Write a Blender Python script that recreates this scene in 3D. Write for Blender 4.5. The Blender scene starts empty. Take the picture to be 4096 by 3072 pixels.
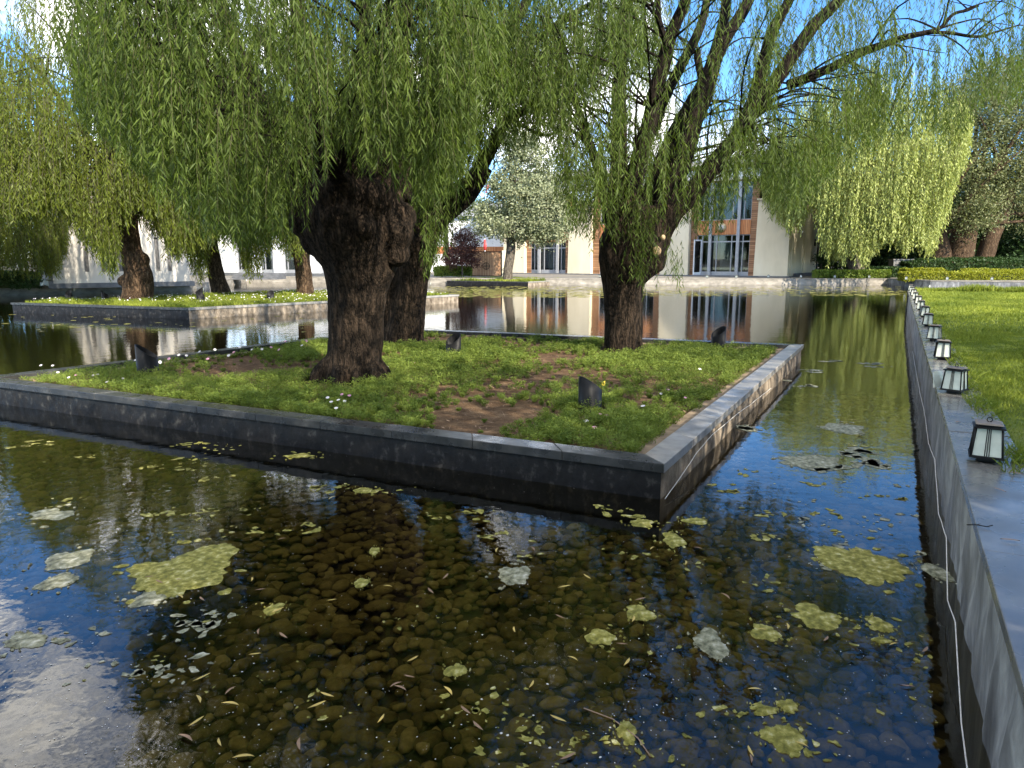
import bpy, bmesh, math, random
import numpy as np
from mathutils import Vector, Matrix, noise as mnoise

# ------------------------------------------------------------------ camera, sky, sun, exposure
sc = bpy.context.scene
COL = sc.collection
F = 2850.0; PITCH = math.atan(501/2850.0); CP, SP = math.cos(PITCH), math.sin(PITCH); CAMH = 2.5
cam_d = bpy.data.cameras.new("camera"); cam = bpy.data.objects.new("camera", cam_d); COL.objects.link(cam)
cam.location = (0, 0, CAMH); cam.rotation_euler = (math.pi/2-PITCH, 0, 0)
cam_d.sensor_width = 36; cam_d.lens = 36*F/4096; cam_d.clip_start = 0.05; cam_d.clip_end = 6000
sc.camera = cam
SUN_AZ, SUN_EL = math.radians(142), math.radians(30)     # azimuth clockwise from +Y
sdir = Vector((math.sin(SUN_AZ)*math.cos(SUN_EL), math.cos(SUN_AZ)*math.cos(SUN_EL), math.sin(SUN_EL)))
sun_d = bpy.data.lights.new("sun", 'SUN'); sun = bpy.data.objects.new("sun", sun_d); COL.objects.link(sun)
sun_d.energy = 3.4; sun_d.angle = math.radians(0.5); sun_d.color = (1.0, 0.90, 0.74)
sun.rotation_euler = sdir.to_track_quat('Z', 'Y').to_euler(); sun.location = (20, -20, 40)
sc.view_settings.view_transform = 'Standard'; sc.view_settings.look = 'None'
sc.view_settings.exposure = 1.7; sc.view_settings.gamma = 1.0
sc.render.engine = 'CYCLES'
cy = sc.cycles
cy.max_bounces = 6; cy.diffuse_bounces = 3; cy.glossy_bounces = 3; cy.transmission_bounces = 4; cy.transparent_max_bounces = 8
cy.use_denoising = True; cy.caustics_reflective = False; cy.caustics_refractive = False
cy.sample_clamp_indirect = 6.0

world = bpy.data.worlds.new("World"); sc.world = world; world.use_nodes = True
wn, wl = world.node_tree.nodes, world.node_tree.links
wn.clear()
w_out = wn.new('ShaderNodeOutputWorld'); w_bg = wn.new('ShaderNodeBackground'); w_bg.inputs['Strength'].default_value = 0.15
w_sky = wn.new('ShaderNodeTexSky'); w_sky.sky_type = 'NISHITA'; w_sky.sun_disc = False
w_sky.sun_elevation = SUN_EL; w_sky.sun_rotation = SUN_AZ; w_sky.altitude = 3600; w_sky.air_density = 1.0; w_sky.dust_density = 0.4; w_sky.ozone_density = 2.0
w_tc = wn.new('ShaderNodeTexCoord')
def wmath(op, a, b=None, clamp=False):
    n = wn.new('ShaderNodeMath'); n.operation = op; n.use_clamp = clamp
    for i, v in enumerate((a, b)):
        if v is None: continue
        if isinstance(v, (int, float)): n.inputs[i].default_value = v
        else: wl.new(v, n.inputs[i])
    return n.outputs[0]
def cloud_lobe(az, el, size):
    a, e = math.radians(az), math.radians(el)
    n = wn.new('ShaderNodeVectorMath'); n.operation = 'DISTANCE'
    wl.new(w_tc.outputs['Generated'], n.inputs[0]); n.inputs[1].default_value = (math.sin(a)*math.cos(e), math.cos(a)*math.cos(e), math.sin(e))
    return wmath('SUBTRACT', 1.0, wmath('DIVIDE', n.outputs['Value'], size), True)
acc = None
for az, el, s in [(-7, 11, .19), (2, 13, .22), (9, 8, .15), (-22, 12, .30), (-27, 37, .20), (-36, 30, .16), (-20, 46, .10), (-40, 22, .12), (16, 6, .12),
                  (3, 30, .10), (33, 21, .03), (-50, 15, .3), (70, 20, .3), (100, 30, .45), (150, 48, .6), (200, 35, .6), (-90, 35, .6), (245, 50, .6), (0, 85, .45)]:  # wide lobes behind the view and overhead are added as neutral fill light
    l = cloud_lobe(az, el, s)
    acc = l if acc is None else wmath('MAXIMUM', acc, l)
w_no = wn.new('ShaderNodeTexNoise'); w_no.inputs['Scale'].default_value = 7.0; w_no.inputs['Detail'].default_value = 9.0; w_no.inputs['Roughness'].default_value = 0.6
wl.new(w_tc.outputs['Generated'], w_no.inputs['Vector'])
cl = wmath('ADD', wmath('MULTIPLY', acc, 2.2), wmath('MULTIPLY', wmath('SUBTRACT', w_no.outputs['Fac'], 0.5), 6.0))
cl = wmath('SUBTRACT', cl, 0.75, True)
w_mix = wn.new('ShaderNodeMix'); w_mix.data_type = 'RGBA'
w_hs = wn.new('ShaderNodeHueSaturation'); w_hs.inputs['Saturation'].default_value = 1.22; w_hs.inputs['Value'].default_value = .9; wl.new(w_sky.outputs[0], w_hs.inputs['Color'])
wl.new(cl, w_mix.inputs[0]); wl.new(w_hs.outputs[0], w_mix.inputs[6]); w_mix.inputs[7].default_value = (8.4, 8.2, 7.8, 1)
wl.new(w_mix.outputs[2], w_bg.inputs['Color']); wl.new(w_bg.outputs[0], w_out.inputs['Surface'])

# ------------------------------------------------------------------ projection of measured points onto known heights
def at(u, v, z):
    x = (u-2048)/F; y = (1536-v)/F
    Z = -SP+CP*y; t = (z-CAMH)/Z
    return Vector((x*t, (CP+SP*y)*t, z))
def zat(v, Y):                              # height seen at image row v at ground distance Y
    k = (1536-v)/F
    return CAMH+Y*(k*CP-SP)/(CP+k*SP)
def xat(u, Y, z): return (u-2048)/F*(Y*CP-(z-CAMH)*SP)

# ------------------------------------------------------------------ tagging helpers
def tag(o, label=None, cat=None, group=None, kind=None):
    if label: o['label'] = label
    if cat: o['category'] = cat
    if group: o['group'] = group
    if kind: o['kind'] = kind
    return o
def empty(name, loc, label, cat, group=None, rz=0.0):
    o = bpy.data.objects.new(name, None); COL.objects.link(o)
    o.location = loc; o.rotation_euler = (0, 0, rz); o.empty_display_size = .2
    return tag(o, label, cat, group)
def link(name, me, mats, parent=None):
    o = bpy.data.objects.new(name, me); COL.objects.link(o)
    if not isinstance(mats, (list, tuple)): mats = [mats]
    if not me.materials:
        for m in mats: me.materials.append(m)
    if parent is not None:
        o.parent = parent
    return o
def copy_tree(o, parent=None):
    c = o.copy(); COL.objects.link(c)
    if parent is not None: c.parent = parent
    for ch in list(o.children): copy_tree(ch, c)
    return c

class MB:
    """collects simple solids into one mesh"""
    def __init__(s): s.v = []; s.f = []; s.sm = []; s.mi = []
    def add(s, vs, fs, smooth=False, mi=0):
        b = len(s.v); s.v += [tuple(p) for p in vs]
        for f in fs: s.f.append(tuple(i+b for i in f)); s.sm.append(smooth); s.mi.append(mi)
    def box(s, x0, x1, y0, y1, z0, z1, M=None, mi=0):
        vs = [Vector(p) for p in ((x0,y0,z0),(x1,y0,z0),(x1,y1,z0),(x0,y1,z0),(x0,y0,z1),(x1,y0,z1),(x1,y1,z1),(x0,y1,z1))]
        if M is not None: vs = [M@p for p in vs]
        s.add(vs, [(0,3,2,1),(4,5,6,7),(0,1,5,4),(1,2,6,5),(2,3,7,6),(3,0,4,7)], mi=mi)
    def prism(s, poly, z0, z1, M=None, mi=0, cap=True):
        n = len(poly)
        vs = [Vector((p[0], p[1], z0)) for p in poly]+[Vector((p[0], p[1], z1)) for p in poly]
        if M is not None: vs = [M@p for p in vs]
        fs = [(i, (i+1) % n, n+(i+1) % n, n+i) for i in range(n)]
        if cap: fs += [tuple(range(n-1, -1, -1)), tuple(range(n, 2*n))]
        s.add(vs, fs, mi=mi)
    def tube(s, pts, rad, n=8, cap=True, smooth=True, mi=0):
        pts = [Vector(p) for p in pts]; m = len(pts)
        if not hasattr(rad, '__len__'): rad = [rad]*m
        up = Vector((0, 0, 1)); vs = []
        a = None
        for i, p in enumerate(pts):
            t = (pts[min(i+1, m-1)]-pts[max(i-1, 0)]).normalized()
            if a is None:
                a = t.cross(up if abs(t.z) < .9 else Vector((1, 0, 0))).normalized()
            else:
                a = (a-t*a.dot(t)).normalized()
            b = t.cross(a)
            for k in range(n):
                w = 2*math.pi*k/n
                vs.append(p+(a*math.cos(w)+b*math.sin(w))*rad[i])
        fs = [(i*n+k, i*n+(k+1) % n, (i+1)*n+(k+1) % n, (i+1)*n+k) for i in range(m-1) for k in range(n)]
        if cap: fs += [tuple(range(n-1, -1, -1)), tuple(range((m-1)*n, m*n))]
        s.add(vs, fs, smooth, mi)
    def sphere(s, c, r, seg=12, ring=8, sc3=(1, 1, 1), mi=0):
        c = Vector(c); vs = [c+Vector((0, 0, r*sc3[2]))]
        for i in range(1, ring):
            a = math.pi*i/ring
            for k in range(seg):
                w = 2*math.pi*k/seg
                vs.append(c+Vector((r*sc3[0]*math.sin(a)*math.cos(w), r*sc3[1]*math.sin(a)*math.sin(w), r*sc3[2]*math.cos(a))))
        vs.append(c-Vector((0, 0, r*sc3[2]))); L = len(vs)-1
        fs = [(0, 1+k, 1+(k+1) % seg) for k in range(seg)]
        for i in range(ring-2):
            for k in range(seg):
                fs.append((1+i*seg+k, 1+(i+1)*seg+k, 1+(i+1)*seg+(k+1) % seg, 1+i*seg+(k+1) % seg))
        fs += [(L, 1+(ring-2)*seg+(k+1) % seg, 1+(ring-2)*seg+k) for k in range(seg)]
        s.add(vs, fs, True, mi)
    def mesh(s, name):
        me = bpy.data.meshes.new(name); me.from_pydata(s.v, [], s.f)
        me.polygons.foreach_set('use_smooth', s.sm); me.polygons.foreach_set('material_index', s.mi); me.update()
        return me
    def build(s, name, mats, parent=None, bevel=0):
        o = link(name, s.mesh(name), mats, parent)
        if bevel:
            b = o.modifiers.new('bevel', 'BEVEL'); b.width = bevel; b.segments = 2; b.limit_method = 'ANGLE'
        return o

def quad_mesh(name, V, tint=None):
    """V (M,4,3) separate quads"""
    M_ = V.shape[0]; me = bpy.data.meshes.new(name)
    me.vertices.add(M_*4); me.vertices.foreach_set('co', V.reshape(-1).astype(np.float32))
    me.loops.add(M_*4); me.loops.foreach_set('vertex_index', np.arange(M_*4, dtype=np.int32))
    me.polygons.add(M_); me.polygons.foreach_set('loop_start', np.arange(0, M_*4, 4, dtype=np.int32))
    me.update(calc_edges=True)
    if tint is not None:
        a = me.attributes.new('tint', 'FLOAT', 'POINT'); a.data.foreach_set('value', np.repeat(tint, 4).astype(np.float32))
    return me
def unit(a): return a/np.maximum(np.linalg.norm(a, axis=-1, keepdims=True), 1e-9)
class Wave:
    """cheap smooth 3-D noise for numpy points, about -1..1"""
    def __init__(s, seed, scale, n=9):
        r = np.random.default_rng(seed); d = unit(r.normal(size=(n, 3)))
        s.k = d*(2*math.pi/scale)*r.uniform(.5, 1.5, (n, 1)); s.p = r.uniform(0, 6.28, n); s.n = n
    def __call__(s, P): return np.cos(P@s.k.T+s.p).sum(1)/math.sqrt(s.n)*1.0

# ------------------------------------------------------------------ materials
def new_mat(name):
    m = bpy.data.materials.new(name); m.use_nodes = True; n = m.node_tree.nodes; n.clear()
    return m, n, m.node_tree.links, n.new('ShaderNodeOutputMaterial')
def rgb(c): return (c[0], c[1], c[2], 1)
def noise_n(n, l, vec, scale, detail=5, rough=.55, kind='NOISE'):
    t = n.new('ShaderNodeTexNoise'); t.inputs['Scale'].default_value = scale; t.inputs['Detail'].default_value = detail; t.inputs['Roughness'].default_value = rough
    if vec is not None: l.new(vec, t.inputs['Vector'])
    return t.outputs['Fac']
def ramp_n(n, l, fac, stops):
    r = n.new('ShaderNodeValToRGB'); e = r.color_ramp.elements
    while len(e) > 1: e.remove(e[0])
    e[0].position = stops[0][0]; e[0].color = rgb(stops[0][1])
    for p, c in stops[1:]:
        k = e.new(p); k.color = rgb(c)
    l.new(fac, r.inputs[0]); return r.outputs[0]
def coords(n, l, scale=(1, 1, 1), kind='Object', rot=0):
    tc = n.new('ShaderNodeTexCoord'); mp = n.new('ShaderNodeMapping'); mp.inputs['Scale'].default_value = scale
    mp.inputs['Rotation'].default_value = (0, 0, rot)
    l.new(tc.outputs[kind], mp.inputs['Vector']); return mp.outputs[0]
def surf(name, stops, scale=3, rough=.7, bump=.2, bscale=None, stretch=(1, 1, 1), spec=.5, metal=0, detail=6, dist=.02, rot=0, r_var=0):
    m, n, l, o = new_mat(name); b = n.new('ShaderNodeBsdfPrincipled')
    v = coords(n, l, stretch, rot=rot)
    f = noise_n(n, l, v, scale, detail, .6)
    l.new(ramp_n(n, l, f, stops), b.inputs['Base Color'])
    b.inputs['Roughness'].default_value = rough; b.inputs['Metallic'].default_value = metal; b.inputs['Specular IOR Level'].default_value = spec
    if r_var:
        mr = n.new('ShaderNodeMapRange'); mr.inputs[1].default_value = .3; mr.inputs[2].default_value = .7
        mr.inputs[3].default_value = rough-r_var; mr.inputs[4].default_value = rough+r_var
        l.new(noise_n(n, l, v, scale*.8, 4), mr.inputs[0]); l.new(mr.outputs[0], b.inputs['Roughness'])
    if bump:
        bp_ = n.new('ShaderNodeBump'); bp_.inputs['Strength'].default_value = bump; bp_.inputs['Distance'].default_value = dist
        l.new(noise_n(n, l, v, bscale or scale*4, 6, .65), bp_.inputs['Height']); l.new(bp_.outputs[0], b.inputs['Normal'])
    l.new(b.outputs[0], o.inputs['Surface']); return m
def leaf_mat(name, dark, light, trans, tw=.35, rough=.5, spec=.3):
    m, n, l, o = new_mat(name)
    at_ = n.new('ShaderNodeAttribute'); at_.attribute_name = 'tint'
    col = ramp_n(n, l, at_.outputs['Fac'], [(0, dark), (1, light)])
    b = n.new('ShaderNodeBsdfPrincipled'); l.new(col, b.inputs['Base Color'])
    b.inputs['Roughness'].default_value = rough; b.inputs['Specular IOR Level'].default_value = spec
    t = n.new('ShaderNodeBsdfTranslucent')
    tc = ramp_n(n, l, at_.outputs['Fac'], [(0, tuple(c*.7 for c in trans)), (1, trans)]); l.new(tc, t.inputs['Color'])
    mx = n.new('ShaderNodeMixShader'); mx.inputs[0].default_value = tw
    l.new(b.outputs[0], mx.inputs[1]); l.new(t.outputs[0], mx.inputs[2]); l.new(mx.outputs[0], o.inputs['Surface'])
    return m
def bark_mat(name, dark, light, scale=1.0, bump=1.0):
    m, n, l, o = new_mat(name); b = n.new('ShaderNodeBsdfPrincipled'); b.inputs['Roughness'].default_value = .92; b.inputs['Specular IOR Level'].default_value = .12
    def ridge(vec, sc_, det):
        f = noise_n(n, l, vec, sc_, det, .6)
        x1 = n.new('ShaderNodeMath'); x1.operation = 'MULTIPLY_ADD'; l.new(f, x1.inputs[0]); x1.inputs[1].default_value = 2; x1.inputs[2].default_value = -1
        x2 = n.new('ShaderNodeMath'); x2.operation = 'ABSOLUTE'; l.new(x1.outputs[0], x2.inputs[0]); return x2.outputs[0]
    va = coords(n, l, (1, 1, .22)); vb = coords(n, l, (1, 1, .55))
    r1 = ridge(va, 9*scale, 4); r2 = ridge(vb, 17*scale, 5); fn = noise_n(n, l, vb, 60*scale, 5, .7)
    def mad(x, k, y):
        q = n.new('ShaderNodeMath'); q.operation = 'MULTIPLY_ADD'; l.new(x, q.inputs[0]); q.inputs[1].default_value = k
        if isinstance(y, float): q.inputs[2].default_value = y
        else: l.new(y, q.inputs[2])
        return q.outputs[0]
    h = mad(fn, .35, mad(r2, .9, mad(r1, 1.5, 0.0)))
    mid = tuple((p+q)/2*.8 for p, q in zip(dark, light))
    l.new(ramp_n(n, l, h, [(.22, dark), (.5, mid), (.95, light)]), b.inputs['Base Color'])
    bp_ = n.new('ShaderNodeBump'); bp_.inputs['Strength'].default_value = bump; bp_.inputs['Distance'].default_value = .07/scale
    l.new(h, bp_.inputs['Height']); l.new(bp_.outputs[0], b.inputs['Normal'])
    l.new(b.outputs[0], o.inputs['Surface']); return m

M = {}
M['leaf_near'] = leaf_mat('willow_leaf', (.026, .050, .011), (.125, .180, .034), (.18, .265, .022), .38, .55, .22)
M['leaf_mid'] = leaf_mat('willow_leaf_deep', (.036, .058, .009), (.165, .200, .026), (.36, .42, .025), .42)
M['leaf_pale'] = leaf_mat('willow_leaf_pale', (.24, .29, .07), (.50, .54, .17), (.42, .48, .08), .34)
M['leaf_grey'] = leaf_mat('grey_green_leaf', (.09, .11, .045), (.25, .265, .11), (.2, .23, .06), .25)
M['leaf_poplar'] = leaf_mat('silver_poplar_leaf', (.13, .16, .075), (.40, .42, .26), (.25, .30, .10), .25, .45)
M['leaf_purple'] = leaf_mat('purple_leaf', (.045, .018, .018), (.13, .06, .05), (.14, .05, .03), .25)
M['leaf_hedge'] = leaf_mat('golden_hedge_leaf', (.14, .17, .015), (.40, .40, .035), (.40, .42, .02), .3)
M['leaf_dark'] = leaf_mat('dark_hedge_leaf', (.018, .045, .012), (.06, .11, .03), (.06, .12, .02), .25)
M['leaf_lime'] = leaf_mat('lime_hedge_leaf', (.10, .16, .02), (.26, .34, .05), (.25, .35, .03), .3)
M['cosmos'] = leaf_mat('feathery_leaf', (.075, .125, .022), (.24, .31, .062), (.24, .31, .03), .35, .6, .2)
M['grass'] = leaf_mat('grass_blade', (.10, .15, .018), (.31, .35, .055), (.27, .33, .03), .35, .6, .2)
M['twig'] = surf('twig', [(.3, (.03, .03, .012)), (.7, (.07, .06, .025))], 9, .8, 0)
M['bark_near'] = bark_mat('furrowed_bark', (.006, .005, .004), (.085, .060, .042), 1.0, 1.0)
M['bark_far'] = bark_mat('brown_bark', (.035, .022, .014), (.22, .145, .09), .8, 1.0)
M['bark_grey'] = bark_mat('grey_bark', (.06, .05, .04), (.27, .23, .18), .8, .8)
M['limb'] = bark_mat('dark_limb_bark', (.005, .004, .003), (.045, .034, .026), 1.7, .9)
M['cutwood'] = surf('cut_wood', [(.3, (.30, .20, .11)), (.7, (.46, .34, .2))], 14, .8, .2)
M['soil'] = surf('soil', [(.3, (.075, .045, .026)), (.55, (.15, .095, .055)), (.75, (.25, .17, .10))], 5, .95, 1.0, 30, dist=.03, spec=.1)
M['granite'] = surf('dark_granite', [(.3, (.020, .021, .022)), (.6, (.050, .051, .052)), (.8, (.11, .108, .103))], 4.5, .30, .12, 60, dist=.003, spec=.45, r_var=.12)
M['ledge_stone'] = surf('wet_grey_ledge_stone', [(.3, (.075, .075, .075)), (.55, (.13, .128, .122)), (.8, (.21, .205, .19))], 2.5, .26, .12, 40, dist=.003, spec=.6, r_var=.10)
M['granite_pale'] = surf('lit_side_granite', [(.3, (.15, .143, .132)), (.55, (.26, .248, .225)), (.8, (.36, .34, .305))], 3.5, .38, .2, 40, dist=.004, spec=.5, r_var=.12)
M['black_liner'] = surf('shaded_stained_face', [(.3, (.006, .006, .007)), (.56, (.014, .014, .015)), (.66, (.05, .048, .045)), (.78, (.11, .105, .10))], 9, .55, .5, 30, (1, 1, .8), dist=.012, r_var=.12, spec=.2)
M['stone_face'] = surf('lit_stained_face', [(.25, (.05, .038, .027)), (.5, (.20, .165, .125)), (.75, (.42, .35, .27))], 5, .85, .8, 26, (1, 1, .55), dist=.02, spec=.2)
M['liner'] = surf('grey_pond_liner', [(.3, (.07, .07, .07)), (.5, (.17, .17, .17)), (.68, (.36, .36, .35))], 4.5, .55, .5, 14, (1, 1, .28), dist=.03, r_var=.15)
M['pale_stone'] = surf('pale_bank_stone', [(.3, (.17, .155, .13)), (.55, (.29, .265, .225)), (.75, (.42, .385, .33))], 1.6, .85, .6, 9, (1, 1, 2), dist=.04, spec=.2)
M['inner_strip'] = surf('tan_concrete', [(.3, (.17, .125, .08)), (.7, (.30, .23, .155))], 6, .9, .4, 40, dist=.006, spec=.15)
M['cream'] = surf('cream_render', [(.25, (.58, .51, .37)), (.55, (.70, .62, .46)), (.8, (.76, .69, .53))], .55, .9, .15, 22, (1, 1, .35), dist=.01, spec=.15)
M['white_wall'] = surf('white_render', [(.25, (.50, .465, .41)), (.7, (.60, .565, .50))], .6, .9, .12, 22, (1, 1, .4), dist=.01, spec=.15)
M['blue_white'] = surf('shade_tinted_white', [(.25, (.70, .72, .74)), (.7, (.80, .81, .82))], .6, .9, .1, 20, dist=.01, spec=.15)  # the bluish cast of shade is mixed into this white
M['grey_wall'] = surf('grey_render', [(.25, (.16, .16, .16)), (.7, (.24, .235, .23))], .8, .9, .1, 20, dist=.01, spec=.15)
M['plinth'] = surf('dark_plinth_stone', [(.3, (.07, .075, .085)), (.7, (.15, .155, .165))], 2, .6, .2, 20, dist=.01)
M['steel'] = surf('grey_metal', [(.3, (.30, .31, .33)), (.7, (.40, .41, .43))], 4, .4, 0, spec=.5, metal=.2)
M['white_metal'] = surf('pale_metal', [(.3, (.62, .64, .66)), (.7, (.72, .74, .76))], 3, .45, 0)
M['roof_grey'] = surf('grey_roof', [(.3, (.20, .21, .23)), (.7, (.30, .31, .33))], 2, .6, .1, 12)
M['black_metal'] = surf('black_metal', [(.3, (.006, .006, .007)), (.7, (.014, .014, .015))], 12, .5, .1, 60, dist=.002, spec=.25)
M['curtain'] = surf('pale_curtain', [(.3, (.42, .45, .44)), (.7, (.60, .62, .60))], 3, .9, .3, 6, (1, 1, .05))
M['room'] = surf('dim_interior', [(.3, (.025, .022, .02)), (.7, (.06, .05, .042))], 1, .9, 0)
M['frosted'] = surf('frosted_lantern_pane', [(.3, (.50, .53, .47)), (.7, (.66, .69, .62))], 6, .25, 0, spec=.6)
M['cap_top'] = surf('dusty_lantern_top', [(.3, (.10, .085, .07)), (.7, (.22, .18, .145))], 12, .6, .1, 50, dist=.002)
M['cord'] = surf('white_cord', [(.3, (.50, .48, .44)), (.7, (.72, .70, .66))], 30, .9, .3, 150, dist=.002)
def cobble_mat():
    m, n, l, o = new_mat('cobble'); b = n.new('ShaderNodeBsdfPrincipled'); b.inputs['Roughness'].default_value = .8; b.inputs['Specular IOR Level'].default_value = .15
    at_ = n.new('ShaderNodeAttribute'); at_.attribute_name = 'tint'; v = coords(n, l)
    f = noise_n(n, l, v, 14, 8, .7); q = n.new('ShaderNodeMath'); q.operation = 'MULTIPLY_ADD'; l.new(at_.outputs['Fac'], q.inputs[0]); q.inputs[1].default_value = .55
    q2 = n.new('ShaderNodeMath'); q2.operation = 'MULTIPLY_ADD'; l.new(f, q2.inputs[0]); q2.inputs[1].default_value = .9; q2.inputs[2].default_value = -.22; l.new(q2.outputs[0], q.inputs[2])
    l.new(ramp_n(n, l, q.outputs[0], [(.1, (.030, .024, .008)), (.4, (.085, .066, .020)), (.65, (.15, .12, .042)), (.95, (.26, .215, .10))]), b.inputs['Base Color'])
    bp_ = n.new('ShaderNodeBump'); bp_.inputs['Strength'].default_value = .7; bp_.inputs['Distance'].default_value = .012; l.new(noise_n(n, l, v, 32, 6, .7), bp_.inputs['Height']); l.new(bp_.outputs[0], b.inputs['Normal'])
    l.new(b.outputs[0], o.inputs['Surface']); return m
M['rubble'] = cobble_mat()
M['bed'] = surf('pond_mud', [(.3, (.018, .015, .008)), (.7, (.04, .032, .015))], 2, .9, .3, 12, spec=.1)
M['ground'] = surf('paving_earth', [(.3, (.13, .12, .10)), (.7, (.22, .20, .17))], .6, .9, .3, 6)
M['lawn'] = surf('lawn_soil', [(.25, (.07, .10, .022)), (.55, (.13, .17, .035)), (.8, (.20, .22, .06))], 1.2, .95, .8, 60, dist=.04, spec=.1)
M['petal_white'] = surf('white_petal', [(.3, (.74, .68, .74)), (.7, (.86, .84, .86))], 8, .6, 0)
M['petal_pink'] = surf('pink_petal', [(.3, (.62, .24, .42)), (.7, (.78, .42, .58))], 8, .6, 0)
M['petal_yellow'] = surf('yellow_petal', [(.3, (.75, .55, .04)), (.7, (.85, .68, .08))], 8, .6, 0)
M['stem'] = surf('green_stem', [(.3, (.05, .10, .02)), (.7, (.09, .15, .03))], 8, .7, 0)
M['fallen'] = surf('fallen_yellow_leaf', [(.3, (.42, .30, .07)), (.7, (.60, .48, .16))], 8, .6, 0)
M['fallen_brown'] = surf('fallen_brown_leaf', [(.3, (.20, .12, .07)), (.7, (.36, .24, .15))], 8, .7, 0)
M['speck'] = surf('floating_speck', [(.3, (.45, .44, .38)), (.7, (.72, .70, .62))], 3, .9, 0)
M['red'] = surf('red_paint', [(.3, (.55, .03, .03)), (.7, (.65, .05, .05))], 3, .5, 0)
M['brass'] = surf('brass_ring', [(.3, (.50, .38, .2)), (.7, (.62, .5, .3))], 6, .4, 0, metal=.6)

def algae_mat(name, stops, rough=.75):
    m = surf(name, stops, 16, rough, 1.0, 45, dist=.02, spec=.35, detail=10); return m
M['algae'] = algae_mat('olive_algae', [(.32, (.09, .09, .012)), (.48, (.22, .205, .035)), (.58, (.36, .33, .085)), (.70, (.62, .58, .33))])
M['algae_grey'] = algae_mat('grey_algae', [(.34, (.05, .05, .025)), (.48, (.22, .22, .13)), (.6, (.38, .37, .26)), (.70, (.66, .64, .54))], .5)

def wood_mat(name, dark, light, horiz, freq):
    m, n, l, o = new_mat(name); b = n.new('ShaderNodeBsdfPrincipled'); b.inputs['Roughness'].default_value = .65
    tc = n.new('ShaderNodeTexCoord'); sx = n.new('ShaderNodeSeparateXYZ'); l.new(tc.outputs['Object'], sx.inputs[0])
    mu = n.new('ShaderNodeMath'); mu.operation = 'MULTIPLY'; mu.inputs[1].default_value = freq; l.new(sx.outputs['Z' if horiz else 'X'], mu.inputs[0])
    fl = n.new('ShaderNodeMath'); fl.operation = 'FLOOR'; l.new(mu.outputs[0], fl.inputs[0])
    fr = n.new('ShaderNodeMath'); fr.operation = 'FRACT'; l.new(mu.outputs[0], fr.inputs[0])
    wh = n.new('ShaderNodeTexWhiteNoise'); wh.noise_dimensions = '1D'; l.new(fl.outputs[0], wh.inputs['W'])
    nz = noise_n(n, l, coords(n, l, (.6, .6, 6) if horiz else (6, 6, .6)), 3, 6)
    av = n.new('ShaderNodeMath'); av.operation = 'ADD'; l.new(wh.outputs['Value'], av.inputs[0]); l.new(nz, av.inputs[1])
    hv = n.new('ShaderNodeMath'); hv.operation = 'MULTIPLY'; hv.inputs[1].default_value = .5; l.new(av.outputs[0], hv.inputs[0])
    col = ramp_n(n, l, hv.outputs[0], [(.15, dark), (.8, light)])
    gap = n.new('ShaderNodeMath'); gap.operation = 'GREATER_THAN'; gap.inputs[1].default_value = .86; l.new(fr.outputs[0], gap.inputs[0])
    mx = n.new('ShaderNodeMix'); mx.data_type = 'RGBA'; l.new(gap.outputs[0], mx.inputs[0]); l.new(col, mx.inputs[6]); mx.inputs[7].default_value = rgb(tuple(c*.3 for c in dark))
    l.new(mx.outputs[2], b.inputs['Base Color'])
    bp_ = n.new('ShaderNodeBump'); bp_.invert = True; bp_.inputs['Strength'].default_value = .8; bp_.inputs['Distance'].default_value = .03; l.new(gap.outputs[0], bp_.inputs['Height']); l.new(bp_.outputs[0], b.inputs['Normal'])
    l.new(b.outputs[0], o.inputs['Surface']); return m
M['wood_band'] = wood_mat('orange_wood_boards', (.40, .13, .04), (.62, .29, .12), False, 5.5)
M['wood_brick'] = wood_mat('brown_stacked_slats', (.16, .07, .03), (.42, .23, .12), True, 4.5)
M['wood_gate'] = wood_mat('tan_gate_boards', (.30, .16, .08), (.48, .30, .17), False, 9)

def glass_mat(name, tint, ior=1.5, rough=0.0):
    m, n, l, o = new_mat(name)
    t = n.new('ShaderNodeBsdfTransparent'); t.inputs[0].default_value = rgb(tint)
    g = n.new('ShaderNodeBsdfGlossy'); g.inputs['Roughness'].default_value = rough; g.inputs['Color'].default_value = (.95, .95, .95, 1)
    fr = n.new('ShaderNodeFresnel'); fr.inputs['IOR'].default_value = ior
    mx = n.new('ShaderNodeMixShader'); l.new(fr.outputs[0], mx.inputs[0]); l.new(t.outputs[0], mx.inputs[1]); l.new(g.outputs[0], mx.inputs[2]); l.new(mx.outputs[0], o.inputs['Surface'])
    return m, n, l, fr, g
M['glass'] = glass_mat('window_glass', (.55, .62, .62), 1.6, .02)[0]
mw, n_, l_, fr_, g_ = glass_mat('pond_water', (.84, .78, .54), 1.6, .0)
v_ = coords(n_, l_, (1, 1, 1))
n1 = noise_n(n_, l_, v_, 2.2, 3, .5); n2 = noise_n(n_, l_, v_, 11.0, 2, .5)
sm_ = n_.new('ShaderNodeMath'); sm_.operation = 'MULTIPLY_ADD'; l_.new(n2, sm_.inputs[0]); sm_.inputs[1].default_value = .22; l_.new(n1, sm_.inputs[2])
bw = n_.new('ShaderNodeBump'); bw.inputs['Strength'].default_value = .16; bw.inputs['Distance'].default_value = .03
l_.new(sm_.outputs[0], bw.inputs['Height']); l_.new(bw.outputs[0], g_.inputs['Normal']); l_.new(bw.outputs[0], fr_.inputs['Normal'])
M['water'] = mw

rng = np.random.default_rng(7); random.seed(7)

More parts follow.
